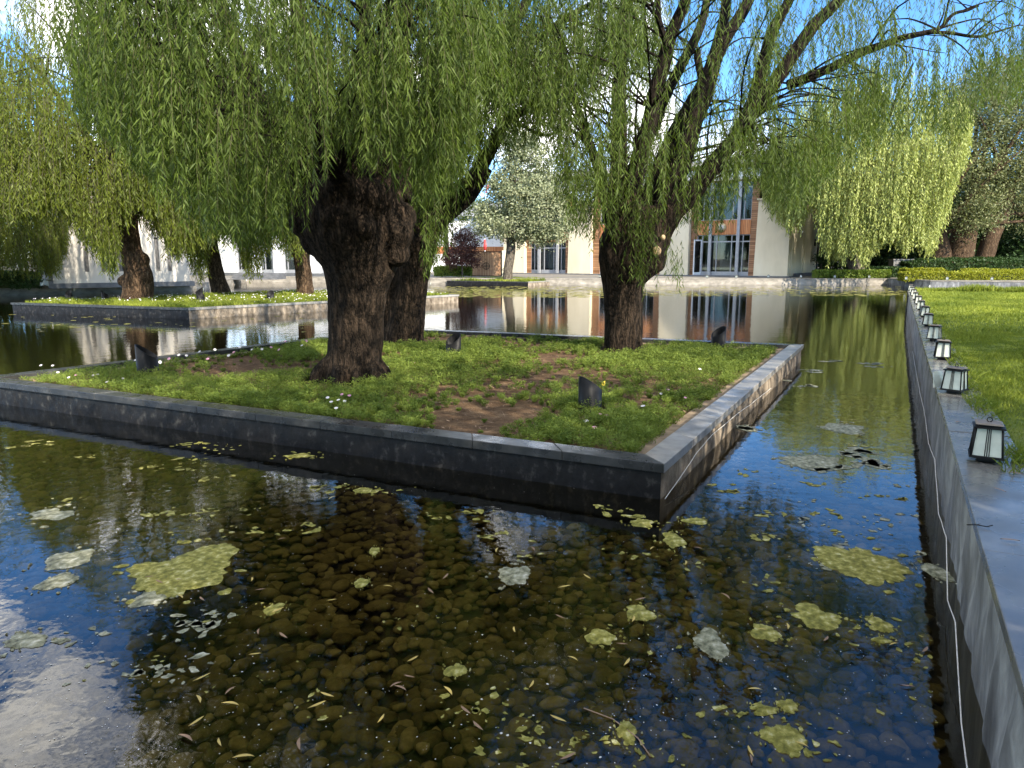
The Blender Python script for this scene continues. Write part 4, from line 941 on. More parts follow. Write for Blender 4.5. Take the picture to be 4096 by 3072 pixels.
def round_tree(name, label, base, trunks, lobes, mat, bark, seed, n_clump, per, leaf, rc, group=None, cat='tree', shell=.5, nb=14):
    o = Vector((base[0], base[1], 0)); root = empty(name, o, label, cat, group)
    m = MB(); off = [([Vector(p)-o for p in P], R) for P, R in trunks]
    for P, R in off: m.tube(smooth_path(P, 5, .06), smooth_rad(R, 5), 12)
    r = random.Random(seed); top = off[0][0][-1]; rt = off[0][1][-1]
    for k in range(nb):
        c, rad = r.choice(lobes); e = Vector(c)-o+Vector((r.uniform(-.7, .7)*rad[0], r.uniform(-.7, .7)*rad[1], r.uniform(-.3, .6)*rad[2]))
        P0 = off[r.randrange(len(off))][0]; a = P0[-1].lerp(P0[-2], r.uniform(0, .8)); m.tube(smooth_path([a, a.lerp(e, .5)+Vector((0, 0, .4)), e], 4, .1), smooth_rad([rt*.5, rt*.3, rt*.1], 4), 6)
    m.build('trunk', M[bark], root)
    V, t = clump_leaves(seed, [(Vector(c)-o, rad) for c, rad in lobes], n_clump, per, leaf, rc, shell=shell)
    link('crown', quad_mesh('crown', V, t), M[mat], root)
    return root
def lob(u, v, Y, ru, rv, ry=None):
    p = px(u, v, Y); return (p, (ru*Y/F, ry or ru*Y/F, rv*Y/F))
YP = 69.8
round_tree('poplar_tree', 'silvery round-leaved poplar on the small far planter', (px(2034, 1125, YP).x, YP),
           [([px(2030, 1132, YP), px(2032, 1080, YP), px(2043, 1000, YP), px(2040, 920, YP), px(2043, 830, YP), px(2046, 720, YP), px(2040, 600, YP)], [.52, .44, .45, .36, .32, .25, .15])],
           [lob(2020, 900, YP, 110, 60), lob(2170, 880, YP, 120, 75), lob(2100, 780, YP, 130, 90), lob(2200, 760, YP, 80, 80), lob(2010, 760, YP, 70, 70), lob(2110, 640, YP, 110, 80), lob(2060, 560, YP, 70, 60), lob(1950, 860, YP, 60, 50), lob(2150, 940, YP, 110, 40), lob(2240, 860, YP, 50, 60)],
           'leaf_poplar', 'bark_grey', 101, 900, 42, (.21, .19), .85, shell=.35)
YU = 74.0
round_tree('purple_shrub', 'dark purple-leaved shrub left of the gate', (px(1845, 1095, YU).x, YU), [([px(1850, 1100, YU), px(1848, 1050, YU), px(1845, 1000, YU)], [.10, .08, .05])],
           [lob(1850, 1010, YU, 62, 55), lob(1810, 1030, YU, 45, 40), lob(1885, 960, YU, 35, 50), lob(1840, 940, YU, 30, 40), lob(1890, 1040, YU, 35, 30)], 'leaf_purple', 'bark_grey', 102, 300, 34, (.17, .10), .55, cat='shrub')
YG = 76.0
round_tree('slender_tree', 'slender grey-trunked tree beside the purple shrub', (px(1792, 1085, YG).x, YG), [([px(1795, 1095, YG), px(1788, 1010, YG), px(1784, 940, YG), px(1780, 850, YG)], [.34, .27, .23, .15])],
           [lob(1780, 790, YG, 110, 70), lob(1860, 840, YG, 90, 60), lob(1720, 850, YG, 80, 60)], 'leaf_lime', 'bark_grey', 103, 260, 36, (.2, .12), .9)
YS = 82.0
round_tree('young_tree', 'small thin-stemmed young tree before the shaded side wall', (px(3284, 1088, YS).x, YS), [([px(3284, 1098, YS), px(3285, 1060, YS), px(3284, 1045, YS)], [.07, .06, .04])],
           [lob(3270, 1035, YS, 18, 14), lob(3298, 1040, YS, 16, 16), lob(3284, 1020, YS, 14, 12)], 'leaf_dark', 'bark_grey', 104, 60, 14, (.16, .10), .45, shell=.7)
# big dark trees at the right
YR = 79.0
round_tree('grey_willow', 'huge grey-green willow with two leaning reddish trunks at the right edge', (px(3900, 1035, YR).x, YR),
           [([px(3830, 1060, YR), px(3850, 960, YR), px(3880, 860, YR), px(3900, 760, YR)], [1.5, 1.3, 1.0, .6]), ([px(3930, 1060, YR), px(3960, 960, YR), px(4010, 850, YR), px(4040, 760, YR)], [.95, .85, .75, .6]), ([px(3760, 1060, YR), px(3750, 960, YR), px(3740, 850, YR)], [1.4, 1.0, .7])],
           [lob(3920, 560, YR, 150, 200), lob(4060, 430, YR, 130, 150), lob(3950, 760, YR, 110, 110), lob(3900, 880, YR-3, 70, 60), lob(4100, 700, YR, 120, 140), lob(3860, 420, YR+4, 110, 110), lob(4150, 560, YR, 120, 200), lob(3930, 840, YR-3, 60, 70), lob(4180, 880, YR, 100, 60), lob(4010, 300, YR+4, 120, 60)],
           'leaf_grey', 'bark_far', 105, 1500, 40, (.30, .13), 1.5, shell=.6, nb=26)
dk = [((50, 92), 8, 17, 'dense dark tree filling the shade behind the sunlit weeping willow'), ((38, 97), 7.5, 16, 'dark tree closing the gap beyond the building side wall'), ((60, 100), 9, 18, 'deep green tree farthest right behind the dark hedge'), ((68, 88), 8, 16, 'dense tree beyond the right edge behind the grey-green willow')]
dk += [((44, 108), 9, 15, 'dark tree in the farthest row behind the weeping willow'), ((56, 112), 9, 15, 'second dark tree in the farthest row, behind the leaning trunks'), ((70, 110), 9, 16, 'dark tree in the farthest row at the right edge'), ((80, 98), 9, 15, 'dark tree beyond the right edge of the farthest row'), ((32, 112), 7, 13, 'dark tree in the farthest row nearest the building')]
for i, ((x, y), R, h, lab) in enumerate(dk):
    round_tree('shade_tree', lab, (x, y), [([(x, y, .3), (x+.2, y, 3), (x, y, 7)], [.6, .45, .3])], [((x, y, h*.6), (R, R, h*.36)), ((x-R*.4, y-2, h*.4), (R*.7, R*.6, h*.22)), ((x+R*.5, y-1, h*.42), (R*.6, R*.6, h*.22)), ((x, y-2, 2.4), (R*1.15, R*.7, 2.2)), ((x, y, 4.8), (R, R*.8, 2.4))],
               'leaf_dark', 'bark_grey', 110+i, 620, 34, (.50, .28), 1.8, 'dark trees closing the view at the right', shell=.5)  # dark leaves put the deep under-canopy shade into the crown colour
# trees beyond the left buildings
bk = [((-48, 74), 10, 21, 'leaf_lime', 'tallest yellow-green tree in the gap left of the gnarled willow'), ((-52, 66), 9, 15, 'leaf_lime', 'tall bright yellow-green tree beyond the white slit-windowed building'), ((-40, 80), 9, 17, 'leaf_mid', 'tall loose green tree rising behind the low white wall at left'), ((-24, 96), 8, 15, 'leaf_mid', 'rounded green tree behind the low bluish white wall'),
      ((-66, 60), 10, 17, 'leaf_mid', 'big tree beyond the left bank at the edge of view'), ((-12, 112), 7, 12, 'leaf_lime', 'yellow-green tree behind the far house')]
for i, ((x, y), R, h, mt, lab) in enumerate(bk):
    round_tree('background_tree', lab, (x, y), [([(x, y, .3), (x+.3, y, 4), (x, y, 8)], [.5, .4, .25])], [((x, y, h*.62), (R, R, h*.34)), ((x-R*.5, y, h*.42), (R*.6, R*.6, h*.2)), ((x+R*.5, y-1, h*.45), (R*.6, R*.6, h*.2))],
               mt, 'bark_grey', 130+i, 420, 34, (.40, .20), 2.0, 'trees beyond the left buildings', shell=.5)
# trees beside and behind the viewpoint that throw the near shade
sh = [((9.5, -3.5), 5.5, 12.5), ((19.0, 3.5), 6.0, 12.5), ((2.5, -10.0), 5.5, 12), ((30, 9.5), 5.5, 12), ((-7, -6), 5, 11), ((-17, 0), 5.5, 11), ((-3, -16), 6, 12), ((10, -14), 6, 12)]
for i, ((x, y), R, h) in enumerate(sh):
    round_tree('lawn_tree', 'broad tree standing by the lawn outside the picture, casting the near shade', (x, y), [([(x, y, .6), (x+.3, y, 3), (x, y, 6)], [.5, .4, .3])], [((x, y, h*.66), (R, R, h*.3)), ((x-R*.4, y+1, h*.5), (R*.6, R*.6, h*.2)), ((x+R*.4, y-1, h*.52), (R*.6, R*.6, h*.2))],
               'leaf_mid', 'bark_grey', 150+i, 460, 30, (.34, .17), 1.6, 'trees outside the picture that shade the near pond', shell=.5)

# ------------------------------------------------------------------ hedges
def hedge(label, x0, x1, y0, y1, z0, z1, mat, seed, n, leaf, rot=0.0, dome=0.0, loc=None, name='hedge', group=None):
    r = np.random.default_rng(seed); L, Wd, H = x1-x0, y1-y0, z1-z0
    a = np.array([L*Wd, L*H, L*H, Wd*H, Wd*H]); f = r.choice(5, n, p=a/a.sum()); p = r.uniform(0, 1, (n, 3))
    p[f == 0, 2] = 1; p[f == 1, 1] = 0; p[f == 2, 1] = 1; p[f == 3, 0] = 0; p[f == 4, 0] = 1
    P = np.stack([x0+p[:, 0]*L, y0+p[:, 1]*Wd, p[:, 2]*H], 1)
    if dome:
        e = np.sin(np.pi*np.clip(p[:, 0], .02, .98))**.35*np.sin(np.pi*np.clip(p[:, 1], .05, .95))**.3; P[:, 2] *= (1-dome)+dome*e
    P += r.normal(0, .05, (n, 3))+(Wave(seed, 1.2)(P)*.05)[:, None]; P[:, 2] += z0
    D = unit(r.normal(size=(n, 3))+np.array([0, -.3, .5])); W = unit(np.cross(D, r.normal(size=(n, 3)))); l = (leaf*r.uniform(.6, 1.3, n))[:, None]
    V = np.stack([P-D*l*.5, P+W*l*.32, P+D*l*.5, P-W*l*.32], 1)
    root = empty(name, loc or ((x0+x1)/2, y0, z0), label, 'hedge', group); o = np.array(root.location)
    link('foliage', quad_mesh('foliage', V-o, np.clip(r.normal(.5, .25, n), 0, 1)), M[mat], root)
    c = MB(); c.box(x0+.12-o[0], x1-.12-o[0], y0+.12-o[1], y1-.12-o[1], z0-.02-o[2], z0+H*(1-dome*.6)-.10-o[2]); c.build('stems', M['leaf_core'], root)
    return root
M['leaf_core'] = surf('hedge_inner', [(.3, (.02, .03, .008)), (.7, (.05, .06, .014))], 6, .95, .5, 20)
def hedge_px(label, u0, u1, vt, vb, Y, depth, mat, seed, n, leaf, **kw):
    return hedge(label, xat(u0, Y, 1), xat(u1, Y, 1), Y, Y+depth, zat(vb, Y), zat(vt, Y), mat, seed, n, leaf, **kw)
hedge_px('low trimmed lime hedge in front of the sunlit weeping willow', 3270, 3562, 1084, 1113, 71.2, 1.3, 'leaf_lime', 1, 9000, .14)
hedge_px('long golden-yellow trimmed hedge above the creased bank at the right', 3622, 4260, 1090, 1123, 64.8, 1.2, 'leaf_hedge', 2, 15000, .14)
hedge_px('short golden hedge strip behind the left end of the long golden hedge', 3620, 3778, 1077, 1096, 69.5, 1.0, 'leaf_hedge', 3, 4000, .14)
hedge_px('golden hedge strip behind the right part of the long golden hedge', 3868, 4230, 1079, 1098, 69.5, 1.0, 'leaf_hedge', 4, 6000, .14)
hedge_px('wide mounded dark green shrub bed under the leaning trunks', 3640, 4260, 1032, 1090, 75.5, 5.0, 'leaf_dark', 5, 20000, .2, dome=.45)
hedge_px('low dark clipped hedge behind the lime hedge', 3480, 3632, 1072, 1112, 74.0, 1.6, 'leaf_dark', 6, 6000, .17)
hedge_px('small bright green hedge left of the wooden gate', 1738, 1882, 1066, 1104, 75.0, 1.4, 'leaf_lime', 7, 6000, .14, dome=.2)
hedge_px('dark clipped hedge on the left bank at the photo edge', -220, 112, 1090, 1152, 48.5, 1.5, 'leaf_dark', 8, 9000, .14)
k = MB(); p = px(3610, 1090, 77.5); k.box(-1.05, 1.05, 0, 1, 0, zat(1040, 77.5)-p.z); k.box(-1.15, 1.15, -.08, 1.08, zat(1040, 77.5)-p.z, zat(1036, 77.5)-p.z)
o = k.build('stone_pedestal', M['grey_wall']); o.location = p; tag(o, 'square grey stone pedestal in the shade behind the weeping willow', 'pedestal')

# ------------------------------------------------------------------ ground cover
def in_poly(P, poly):
    x, y = P[:, 0], P[:, 1]; ins = np.zeros(len(P), bool); n = len(poly)
    for i in range(n):
        x1, y1 = poly[i][0], poly[i][1]; x2, y2 = poly[(i+1) % n][0], poly[(i+1) % n][1]
        c = ((y1 > y) != (y2 > y)) & (x < (x2-x1)*(y-y1)/(y2-y1+1e-12)+x1); ins ^= c
    return ins
def scatter(seed, poly, n):
    r = np.random.default_rng(seed); pl = np.array([(p[0], p[1]) for p in poly]); lo, hi = pl.min(0), pl.max(0); out = []
    tot = 0
    while tot < n:
        P = r.uniform(lo, hi, (n*2, 2)); P = P[in_poly(P, pl)]; out.append(P); tot += len(P)
    return np.concatenate(out)[:n], r
soilP = [tuple(p) for p in inset([Vector(p) for p in A1], .50)]
SPT, r = scatter(41, soilP, 8600)
S3 = np.concatenate([SPT, np.zeros((len(SPT), 1))], 1)
dens = Wave(3, 2.6)(S3)*.55+Wave(4, .9)(S3)*.35
def spot(c, rad): return np.exp(-((SPT-np.array(c))**2).sum(1)/rad**2)
bare = 2.2*spot(at(1060, 1480, .27).xy, 1.25)+1.6*spot(at(1750, 1365, .27).xy, 1.0)+1.3*spot(at(2250, 1440, .27).xy, 1.3)+1.3*spot(at(2050, 1640, .27).xy, .9)+1.1*spot(at(2350, 1530, .27).xy, 1.2)+1.3*spot(at(1830, 1700, .27).xy, .7)+1.0*spot(at(2150, 1500, .27).xy, 1.5)
lush = 1.2*spot(at(2500, 1750, .27).xy, .9)+.8*spot(at(700, 1560, .27).xy, 2)+.8*spot(at(2700, 1450, .27).xy, 1.6)+.9*spot(at(1700, 1500, .27).xy, 1.2)
trunks_ = [(px(1410, 1520, Y1).x, Y1, .75), (px(1612, 1370, Y2).x, Y2, .7), (px(2494, 1405, Y3).x, Y3, .6)]
keep = (dens+lush-bare+r.normal(0, .55, len(SPT))) > -.62
for x, y, q in trunks_: keep &= ((SPT-np.array((x, y)))**2).sum(1) > q*q
SPT = SPT[keep]; lushk = (dens+lush-bare)[keep]
N = len(SPT); h = np.clip(.155+.06*lushk+r.normal(0, .04, N), .05, .27); rad = h*.62
nl = (60+70*(SPT[:, 1] < 11.5)).astype(int); idx = np.repeat(np.arange(N), nl); m = len(idx)
q = r.uniform(0, 1, m)**.6; a = r.uniform(0, 2*np.pi, m); sq = r.uniform(0, 1, m)**.5
P = np.stack([SPT[idx, 0]+rad[idx]*sq*np.cos(a)*(.35+.65*q), SPT[idx, 1]+rad[idx]*sq*np.sin(a)*(.35+.65*q), .265+h[idx]*q*(1.05-.3*sq)], 1)
D = unit(np.stack([np.cos(a)*.8, np.sin(a)*.8, np.full(m, .55)], 1)+r.normal(0, .45, (m, 3))); W = unit(np.cross(D, r.normal(size=(m, 3))))
L = (.05*r.uniform(.6, 1.4, m))[:, None]; w = (.0045*r.uniform(.7, 1.3, m)*(1+.5*(SPT[idx, 1] > 14)))[:, None]
V = np.stack([P-D*L*.5, P+W*w, P+D*L*.5, P-W*w], 1)
g = link('flower_bed_foliage', quad_mesh('flower_bed_foliage', V, np.clip(r.uniform(0, .85, N)[idx]+.35*(q-.5)+r.normal(0, .12, m), 0, 1)), M['cosmos']); tag(g, 'feathery low green cosmos foliage covering the near planter soil', 'ground cover', kind='stuff')
# twiggy litter on the bare soil
TP, r = scatter(42, soilP, 2600); m = len(TP); a = r.uniform(0, np.pi, m); D = np.stack([np.cos(a), np.sin(a), r.normal(0, .25, m)], 1); W = np.stack([-np.sin(a), np.cos(a), r.normal(0, .3, m)], 1)
P = np.concatenate([TP, np.full((m, 1), .305)], 1)+np.stack([np.zeros(m), np.zeros(m), r.uniform(0, .02, m)], 1); L = r.uniform(.015, .06, m)[:, None]; w = r.uniform(.003, .010, m)[:, None]
V = np.stack([P-D*L, P+W*w, P+D*L, P-W*w], 1); g = link('leaf_litter', quad_mesh('leaf_litter', V), M['fallen_brown']); tag(g, 'dry brown leaf litter scattered over the bare planter soil', 'leaf litter', kind='stuff')

def grass_patch(name, label, poly, n, seed, z, hh, ww, mat, zf=None, lean=.35, dfun=None):
    P, r = scatter(seed, poly, n)
    if dfun is not None: P = P[r.uniform(size=len(P)) < dfun(P)]
    m = len(P); a = r.uniform(0, 2*np.pi, m); H = hh*r.uniform(.5, 1.35, m); H = H*(1+.35*Wave(seed, 1.6)(np.concatenate([P, np.zeros((m, 1))], 1)))
    H = np.maximum(H, hh*.3)
    d = np.sqrt((P**2).sum(1)); W = ww*np.maximum(1, d/9)
    b = np.concatenate([P, np.full((m, 1), z)], 1); wv = np.stack([np.cos(a), np.sin(a), np.zeros(m)], 1)*W[:, None]*.5
    ln = r.normal(0, lean, (m, 2)); t = b.copy(); t[:, :2] += ln*H[:, None]; t[:, 2] += H; md = (b+t)/2; md[:, :2] -= ln*H[:, None]*.18
    V = np.stack([b-wv, b+wv, md+wv*.7, t], 1)
    tint = np.clip(.5+.25*Wave(seed+3, 3.5)(np.concatenate([P, np.zeros((m, 1))], 1))+r.normal(0, .18, m), 0, 1)
    o = link(name, quad_mesh(name, V, tint), M[mat]); tag(o, label, 'grass', kind='stuff'); return o
def lw_pt(x, y): p = ML@Vector((x, y, 0)); return (p.x, p.y)
near_lawn = [lw_pt(.2, -.36), lw_pt(12, -.36), (18.5, 13.3), (9, 7)]
grass_patch('lawn_grass', 'short green lawn grass beside the lantern ledge', near_lawn, 130000, 51, LH-.035, .045, .006, 'grass')
mid_lawn = [lw_pt(12, -.34), lw_pt(34.1, -.34), (42, 31.5), (18.5, 13.3)]
grass_patch('lawn_grass', 'paler sunlit lawn grass farther back along the ledge', mid_lawn, 120000, 52, LH-.035, .07, .010, 'grass')
edge_l = [lw_pt(.2, -.26), lw_pt(34.1, -.26), lw_pt(34.1, -.5), lw_pt(.2, -.5)]
grass_patch('lawn_grass', 'ragged grass fringe hanging over the back of the ledge', edge_l, 9000, 53, LH-.02, .07, .006, 'grass', lean=.6)
far_e = [lw_pt(33.2, -.3), lw_pt(34.2, -.3), (42, 31.3), (41, 30.3)]
grass_patch('lawn_grass', 'tall seeding grass along the far edge of the lawn', far_e, 16000, 54, LH-.03, .20, .010, 'grass', lean=.25)
s2 = [tuple(p) for p in inset([Vector(p) for p in A2], .32)]
grass_patch('planter_grass', 'bright grass and small plants on the second planter', s2, 90000, 55, .40, .17, .012, 'grass')
s3 = [tuple(p) for p in inset([Vector(p) for p in A3], .32)]
grass_patch('planter_grass', 'grass round the poplar on the small far planter', s3, 9000, 56, .36, .22, .010, 'grass')
# daisies of the second planter: uncountable dots
DP, r = scatter(57, s2, 900); DP = DP[(DP[:, 1] > 33)]; m = len(DP); P = np.concatenate([DP, r.uniform(.52, .68, (m, 1))], 1); a = r.uniform(0, 6.28, m); s = r.uniform(.02, .042, m)[:, None]
U = unit(np.stack([np.cos(a), np.sin(a), r.normal(0, .3, m)], 1)); Wd = unit(np.cross(U, r.normal(0, .4, (m, 3))+np.array([0, -.6, .8]))); V = np.stack([P-U*s, P-Wd*s, P+U*s, P+Wd*s], 1)
g = link('tiny_flowers', quad_mesh('tiny_flowers', V), M['petal_white']); tag(g, 'tiny white flowers dotting the second planter grass', 'flowers', kind='stuff')

# ------------------------------------------------------------------ cosmos flowers on the near planter
def make_flower(pm, cm='petal_yellow', big=1.0):
    root = empty('cosmos_flower', (0, 0, 0), '', 'flower'); s = MB(); s.tube([(0, 0, 0), (.012, .004, .12), (.0, 0, .235)], .0028, 5); s.build('stem', M['stem'], root)
    p = MB()
    for k in range(8):
        R = Matrix.Translation((0, 0, .236))@Matrix.Rotation(math.radians(28), 4, 'X')@Matrix.Rotation(k*math.pi/4, 4, 'Z')
        p.add([R@Vector(v) for v in ((.004, -.003, 0), (.020, -.011, .006), (.036*big, -.009, .003), (.038*big, 0, .003), (.036*big, .009, .003), (.020, .011, .006), (.004, .003, 0))], [(0, 1, 2, 3, 4, 5, 6)])
    p.build('petals', M[pm], root); c = MB(); c.sphere((0, -.001, .238), .008, 8, 5, (1, 1, .6)); c.build('flower_head', M[cm], root); return root
fw = make_flower('petal_white'); fp_ = make_flower('petal_pink'); used = {0: False, 1: False}
def flower(u, v, kind, label, group, z=.40, s=1.15):
    src = (fw, fp_)[kind]; o = src if not used[kind] else copy_tree(src); used[kind] = True
    p = at(u, v, z); hgt = max(.5, (z-.27)/.238)
    s *= .62; o.location = (p.x, p.y, .27); o.scale = (s, s, (z-.27)/.238); o.rotation_euler = (random.uniform(-.15, .15), random.uniform(-.15, .15), random.uniform(-.6, .6)); tag(o, label, 'flower', group)
GF = 'cosmos flowers on the near planter'
lw_ = 'white cosmos flower below the big trunk, near the front rim'
for u, v in ((1310, 1590), (1350, 1600), (1317, 1607), (1375, 1604), (1344, 1632)): flower(u, v, 0, lw_, GF, .44)
flower(1373, 1576, 1, 'pink cosmos flower below the big trunk, beside white ones', GF, .44); flower(1401, 1582, 1, 'salmon pink cosmos flower right of the others below the big trunk', GF, .44)
lwl = 'white cosmos flower in the left corner of the near planter'
for u, v in ((210, 1462), (375, 1500), (390, 1497), (490, 1514), (230, 1488), (168, 1460), (277, 1508), (424, 1528), (545, 1440)): flower(u, v, 0, lwl, GF, .42)
flower(303, 1499, 1, 'single pink cosmos flower in the left corner of the near planter', GF, .40)
lwb = 'pale cosmos flower along the back left rim of the near planter'
for i in range(17):
    u = 640+i*37+random.uniform(-15, 15); flower(u, 1448-.115*(u-640)+random.uniform(-28, 12), 0 if random.random() < .7 else 1, lwb if True else '', GF, .52+random.uniform(-.06, .12), 1.3)
flower(2345, 1684, 0, 'pale pink-white cosmos flower just below the front spotlight', GF, .42, 1.5); flower(2379, 1710, 1, 'bright pink cosmos flower nearest the front corner of the planter', GF, .42, 1.6)
flower(2399, 1656, 1, 'magenta cosmos flower touching the front spotlight', GF, .40, 1.4); flower(2430, 1661, 1, 'pale pink cosmos flower right of the front spotlight', GF, .40, 1.3)
flower(2577, 1624, 0, 'white cosmos flower right of the front spotlight, near the tan footing', GF, .42, 1.4); flower(2672, 1558, 1, 'small pink cosmos flower midway along the tan footing', GF, .40, 1.2)
flower(2797, 1475, 0, 'white cosmos flower standing in the lush green right part', GF, .42, 1.4); flower(2743, 1589, 1, 'small pink cosmos flower closest to the right-hand rim', GF, .38, 1.1)
flower(2645, 1573, 0, 'small white cosmos flower left of a pink one by the footing', GF, .38, 1.1); flower(1552, 1466, 0, 'lone white cosmos flower just right of the big trunk', GF, .40, 1.2); flower(1658, 1452, 1, 'lone pale pink cosmos flower right of the big trunk', GF, .40, 1.1)
yf = empty('mustard_flower', at(2412, 1640, .27), 'spindly yellow-flowered plant beside the front spotlight', 'flower'); k = MB(); k.tube([(0, 0, 0), (.01, 0, .2), (0, .01, .42)], .004, 5); k.build('stem', M['stem'], yf)
k = MB()
for i in range(12): k.sphere((random.uniform(-.022, .022), random.uniform(-.02, .02), .36+random.uniform(0, .08)), .012, 6, 4)
k.build('flower_head', M['petal_yellow'], yf)
def leaf_tuft(name, label, p, n, ln, wd, mat, seed):
    r = np.random.default_rng(seed); a = r.uniform(0, 6.28, n); e = r.uniform(.5, 1.3, n); D = np.stack([np.cos(a)*np.cos(e), np.sin(a)*np.cos(e), np.sin(e)], 1); W = unit(np.cross(D, np.array([0, 0, 1.0])))
    L = (ln*r.uniform(.6, 1.1, n))[:, None]; b = np.zeros((n, 3)); V = np.stack([b, D*L*.5+W*wd, D*L-np.array([0, 0, .25])*L, D*L*.5-W*wd], 1)
    o = link(name, quad_mesh(name, V, r.uniform(.3, .8, n)), M[mat]); o.location = p; tag(o, label, 'plant'); return o
leaf_tuft('weed', 'broad-leaved green weed at the front rim of the near planter', at(1468, 1668, .29), 14, .24, .018, 'grass', 3)
leaf_tuft('grass_tuft', 'dark strappy grass tuft at the left foot of the biggest trunk', at(1235, 1528, .27), 46, .34, .007, 'leaf_dark', 4)

# ------------------------------------------------------------------ pond: cobbles, algae, flecks, leaves
def cobbles():
    r = np.random.default_rng(61); ico = bmesh.new(); bmesh.ops.create_icosphere(ico, subdivisions=2, radius=1); bv = np.array([v.co[:] for v in ico.verts]); bf = np.array([[v.index for v in f.verts] for f in ico.faces]); ico.free()
    P = []
    for y in np.arange(2.2, 15.5, .098):
        for x in np.arange(-.80*y-.8, min(.62*y+.5, 8), .115):
            P.append((x+r.uniform(-.045, .045), y+r.uniform(-.045, .045)))
    P = np.array(P); P = P[~in_poly(P, A1)]; d = (P-np.array(L0.xy))@np.array(LL.xy); P = P[d > .08]
    N = len(P); s = .034*(.092/.034)**(r.uniform(0, 1, (N, 1))**1.25); S = np.concatenate([s*r.uniform(.9, 1.5, (N, 1)), s*r.uniform(.75, 1.1, (N, 1)), s*r.uniform(.38, .68, (N, 1))], 1); an = r.uniform(0, 6.28, N)
    var = 1+.14*np.stack([Wave(70+k, 1.3, 6)(bv) for k in range(8)]); vi = r.integers(0, 8, N)
    L = bv[None]*var[vi][:, :, None]*S[:, None, :]; c, sn = np.cos(an)[:, None], np.sin(an)[:, None]
    V = np.stack([L[..., 0]*c-L[..., 1]*sn+P[:, :1], L[..., 0]*sn+L[..., 1]*c+P[:, 1:], L[..., 2]-.475+r.uniform(-.02, .05, (N, 1))], -1)
    Fc = bf[None]+(np.arange(N)*len(bv))[:, None, None]; V = V.reshape(-1, 3); Fc = Fc.reshape(-1, 3)
    me = bpy.data.meshes.new('cobbles'); me.vertices.add(len(V)); me.vertices.foreach_set('co', V.astype(np.float32).ravel()); me.loops.add(Fc.size); me.loops.foreach_set('vertex_index', Fc.astype(np.int32).ravel()); me.polygons.add(len(Fc)); me.polygons.foreach_set('loop_start', np.arange(0, Fc.size, 3, dtype=np.int32)); me.polygons.foreach_set('use_smooth', np.ones(len(Fc), bool)); me.update(calc_edges=True); ta = me.attributes.new('tint', 'FLOAT', 'POINT'); ta.data.foreach_set('value', np.repeat(np.clip(r.normal(.5, .25, N), 0, 1), len(bv)).astype(np.float32))
    o = link('cobbles', me, M['rubble']); tag(o, 'brown rounded cobbles lying on the shallow pond bottom', 'cobbles', kind='stuff')
cobbles()

def mat_shape(rx, ry, seed, n=120, rough=.28):
    pts = []
    for k in range(n):
        a = 2*math.pi*k/n; q = Vector((math.cos(a), math.sin(a), seed*3.7))
        f = .9+rough*2.0*mnoise.noise(q*.8)+rough*1.1*mnoise.noise(q*1.7)+rough*.45*mnoise.noise(q*4)+rough*.30*mnoise.noise(q*12)
        f = max(.25, f); pts.append((rx*f*math.cos(a), ry*f*math.sin(a)))
    return pts
def algae_mesh(m, rx, ry, seed, c=(0, 0), rings=7, rot=0.0, rough=.28):
    out = mat_shape(rx, ry, seed, rough=rough); n = len(out); cr, sr = math.cos(rot), math.sin(rot); vs = [(c[0], c[1], .012)]
    for j in range(1, rings+1):
        t = j/rings
        for k, (x, y) in enumerate(out):
            X, Y = x*t*cr-y*t*sr+c[0], x*t*sr+y*t*cr+c[1]; z = (.004+.010*(1-t**3)*(.6+.8*mnoise.noise(Vector((X*14, Y*14, seed))))) if j < rings else .0015
            vs.append((X, Y, max(.0015, z)))
    fs = [(0, 1+k, 1+(k+1) % n) for k in range(n)]
    for j in range(rings-1):
        for k in range(n): fs.append((1+j*n+k, 1+(j+1)*n+k, 1+(j+1)*n+(k+1) % n, 1+j*n+(k+1) % n))
    m.add(vs, fs, True)
K_ = 4096/2212
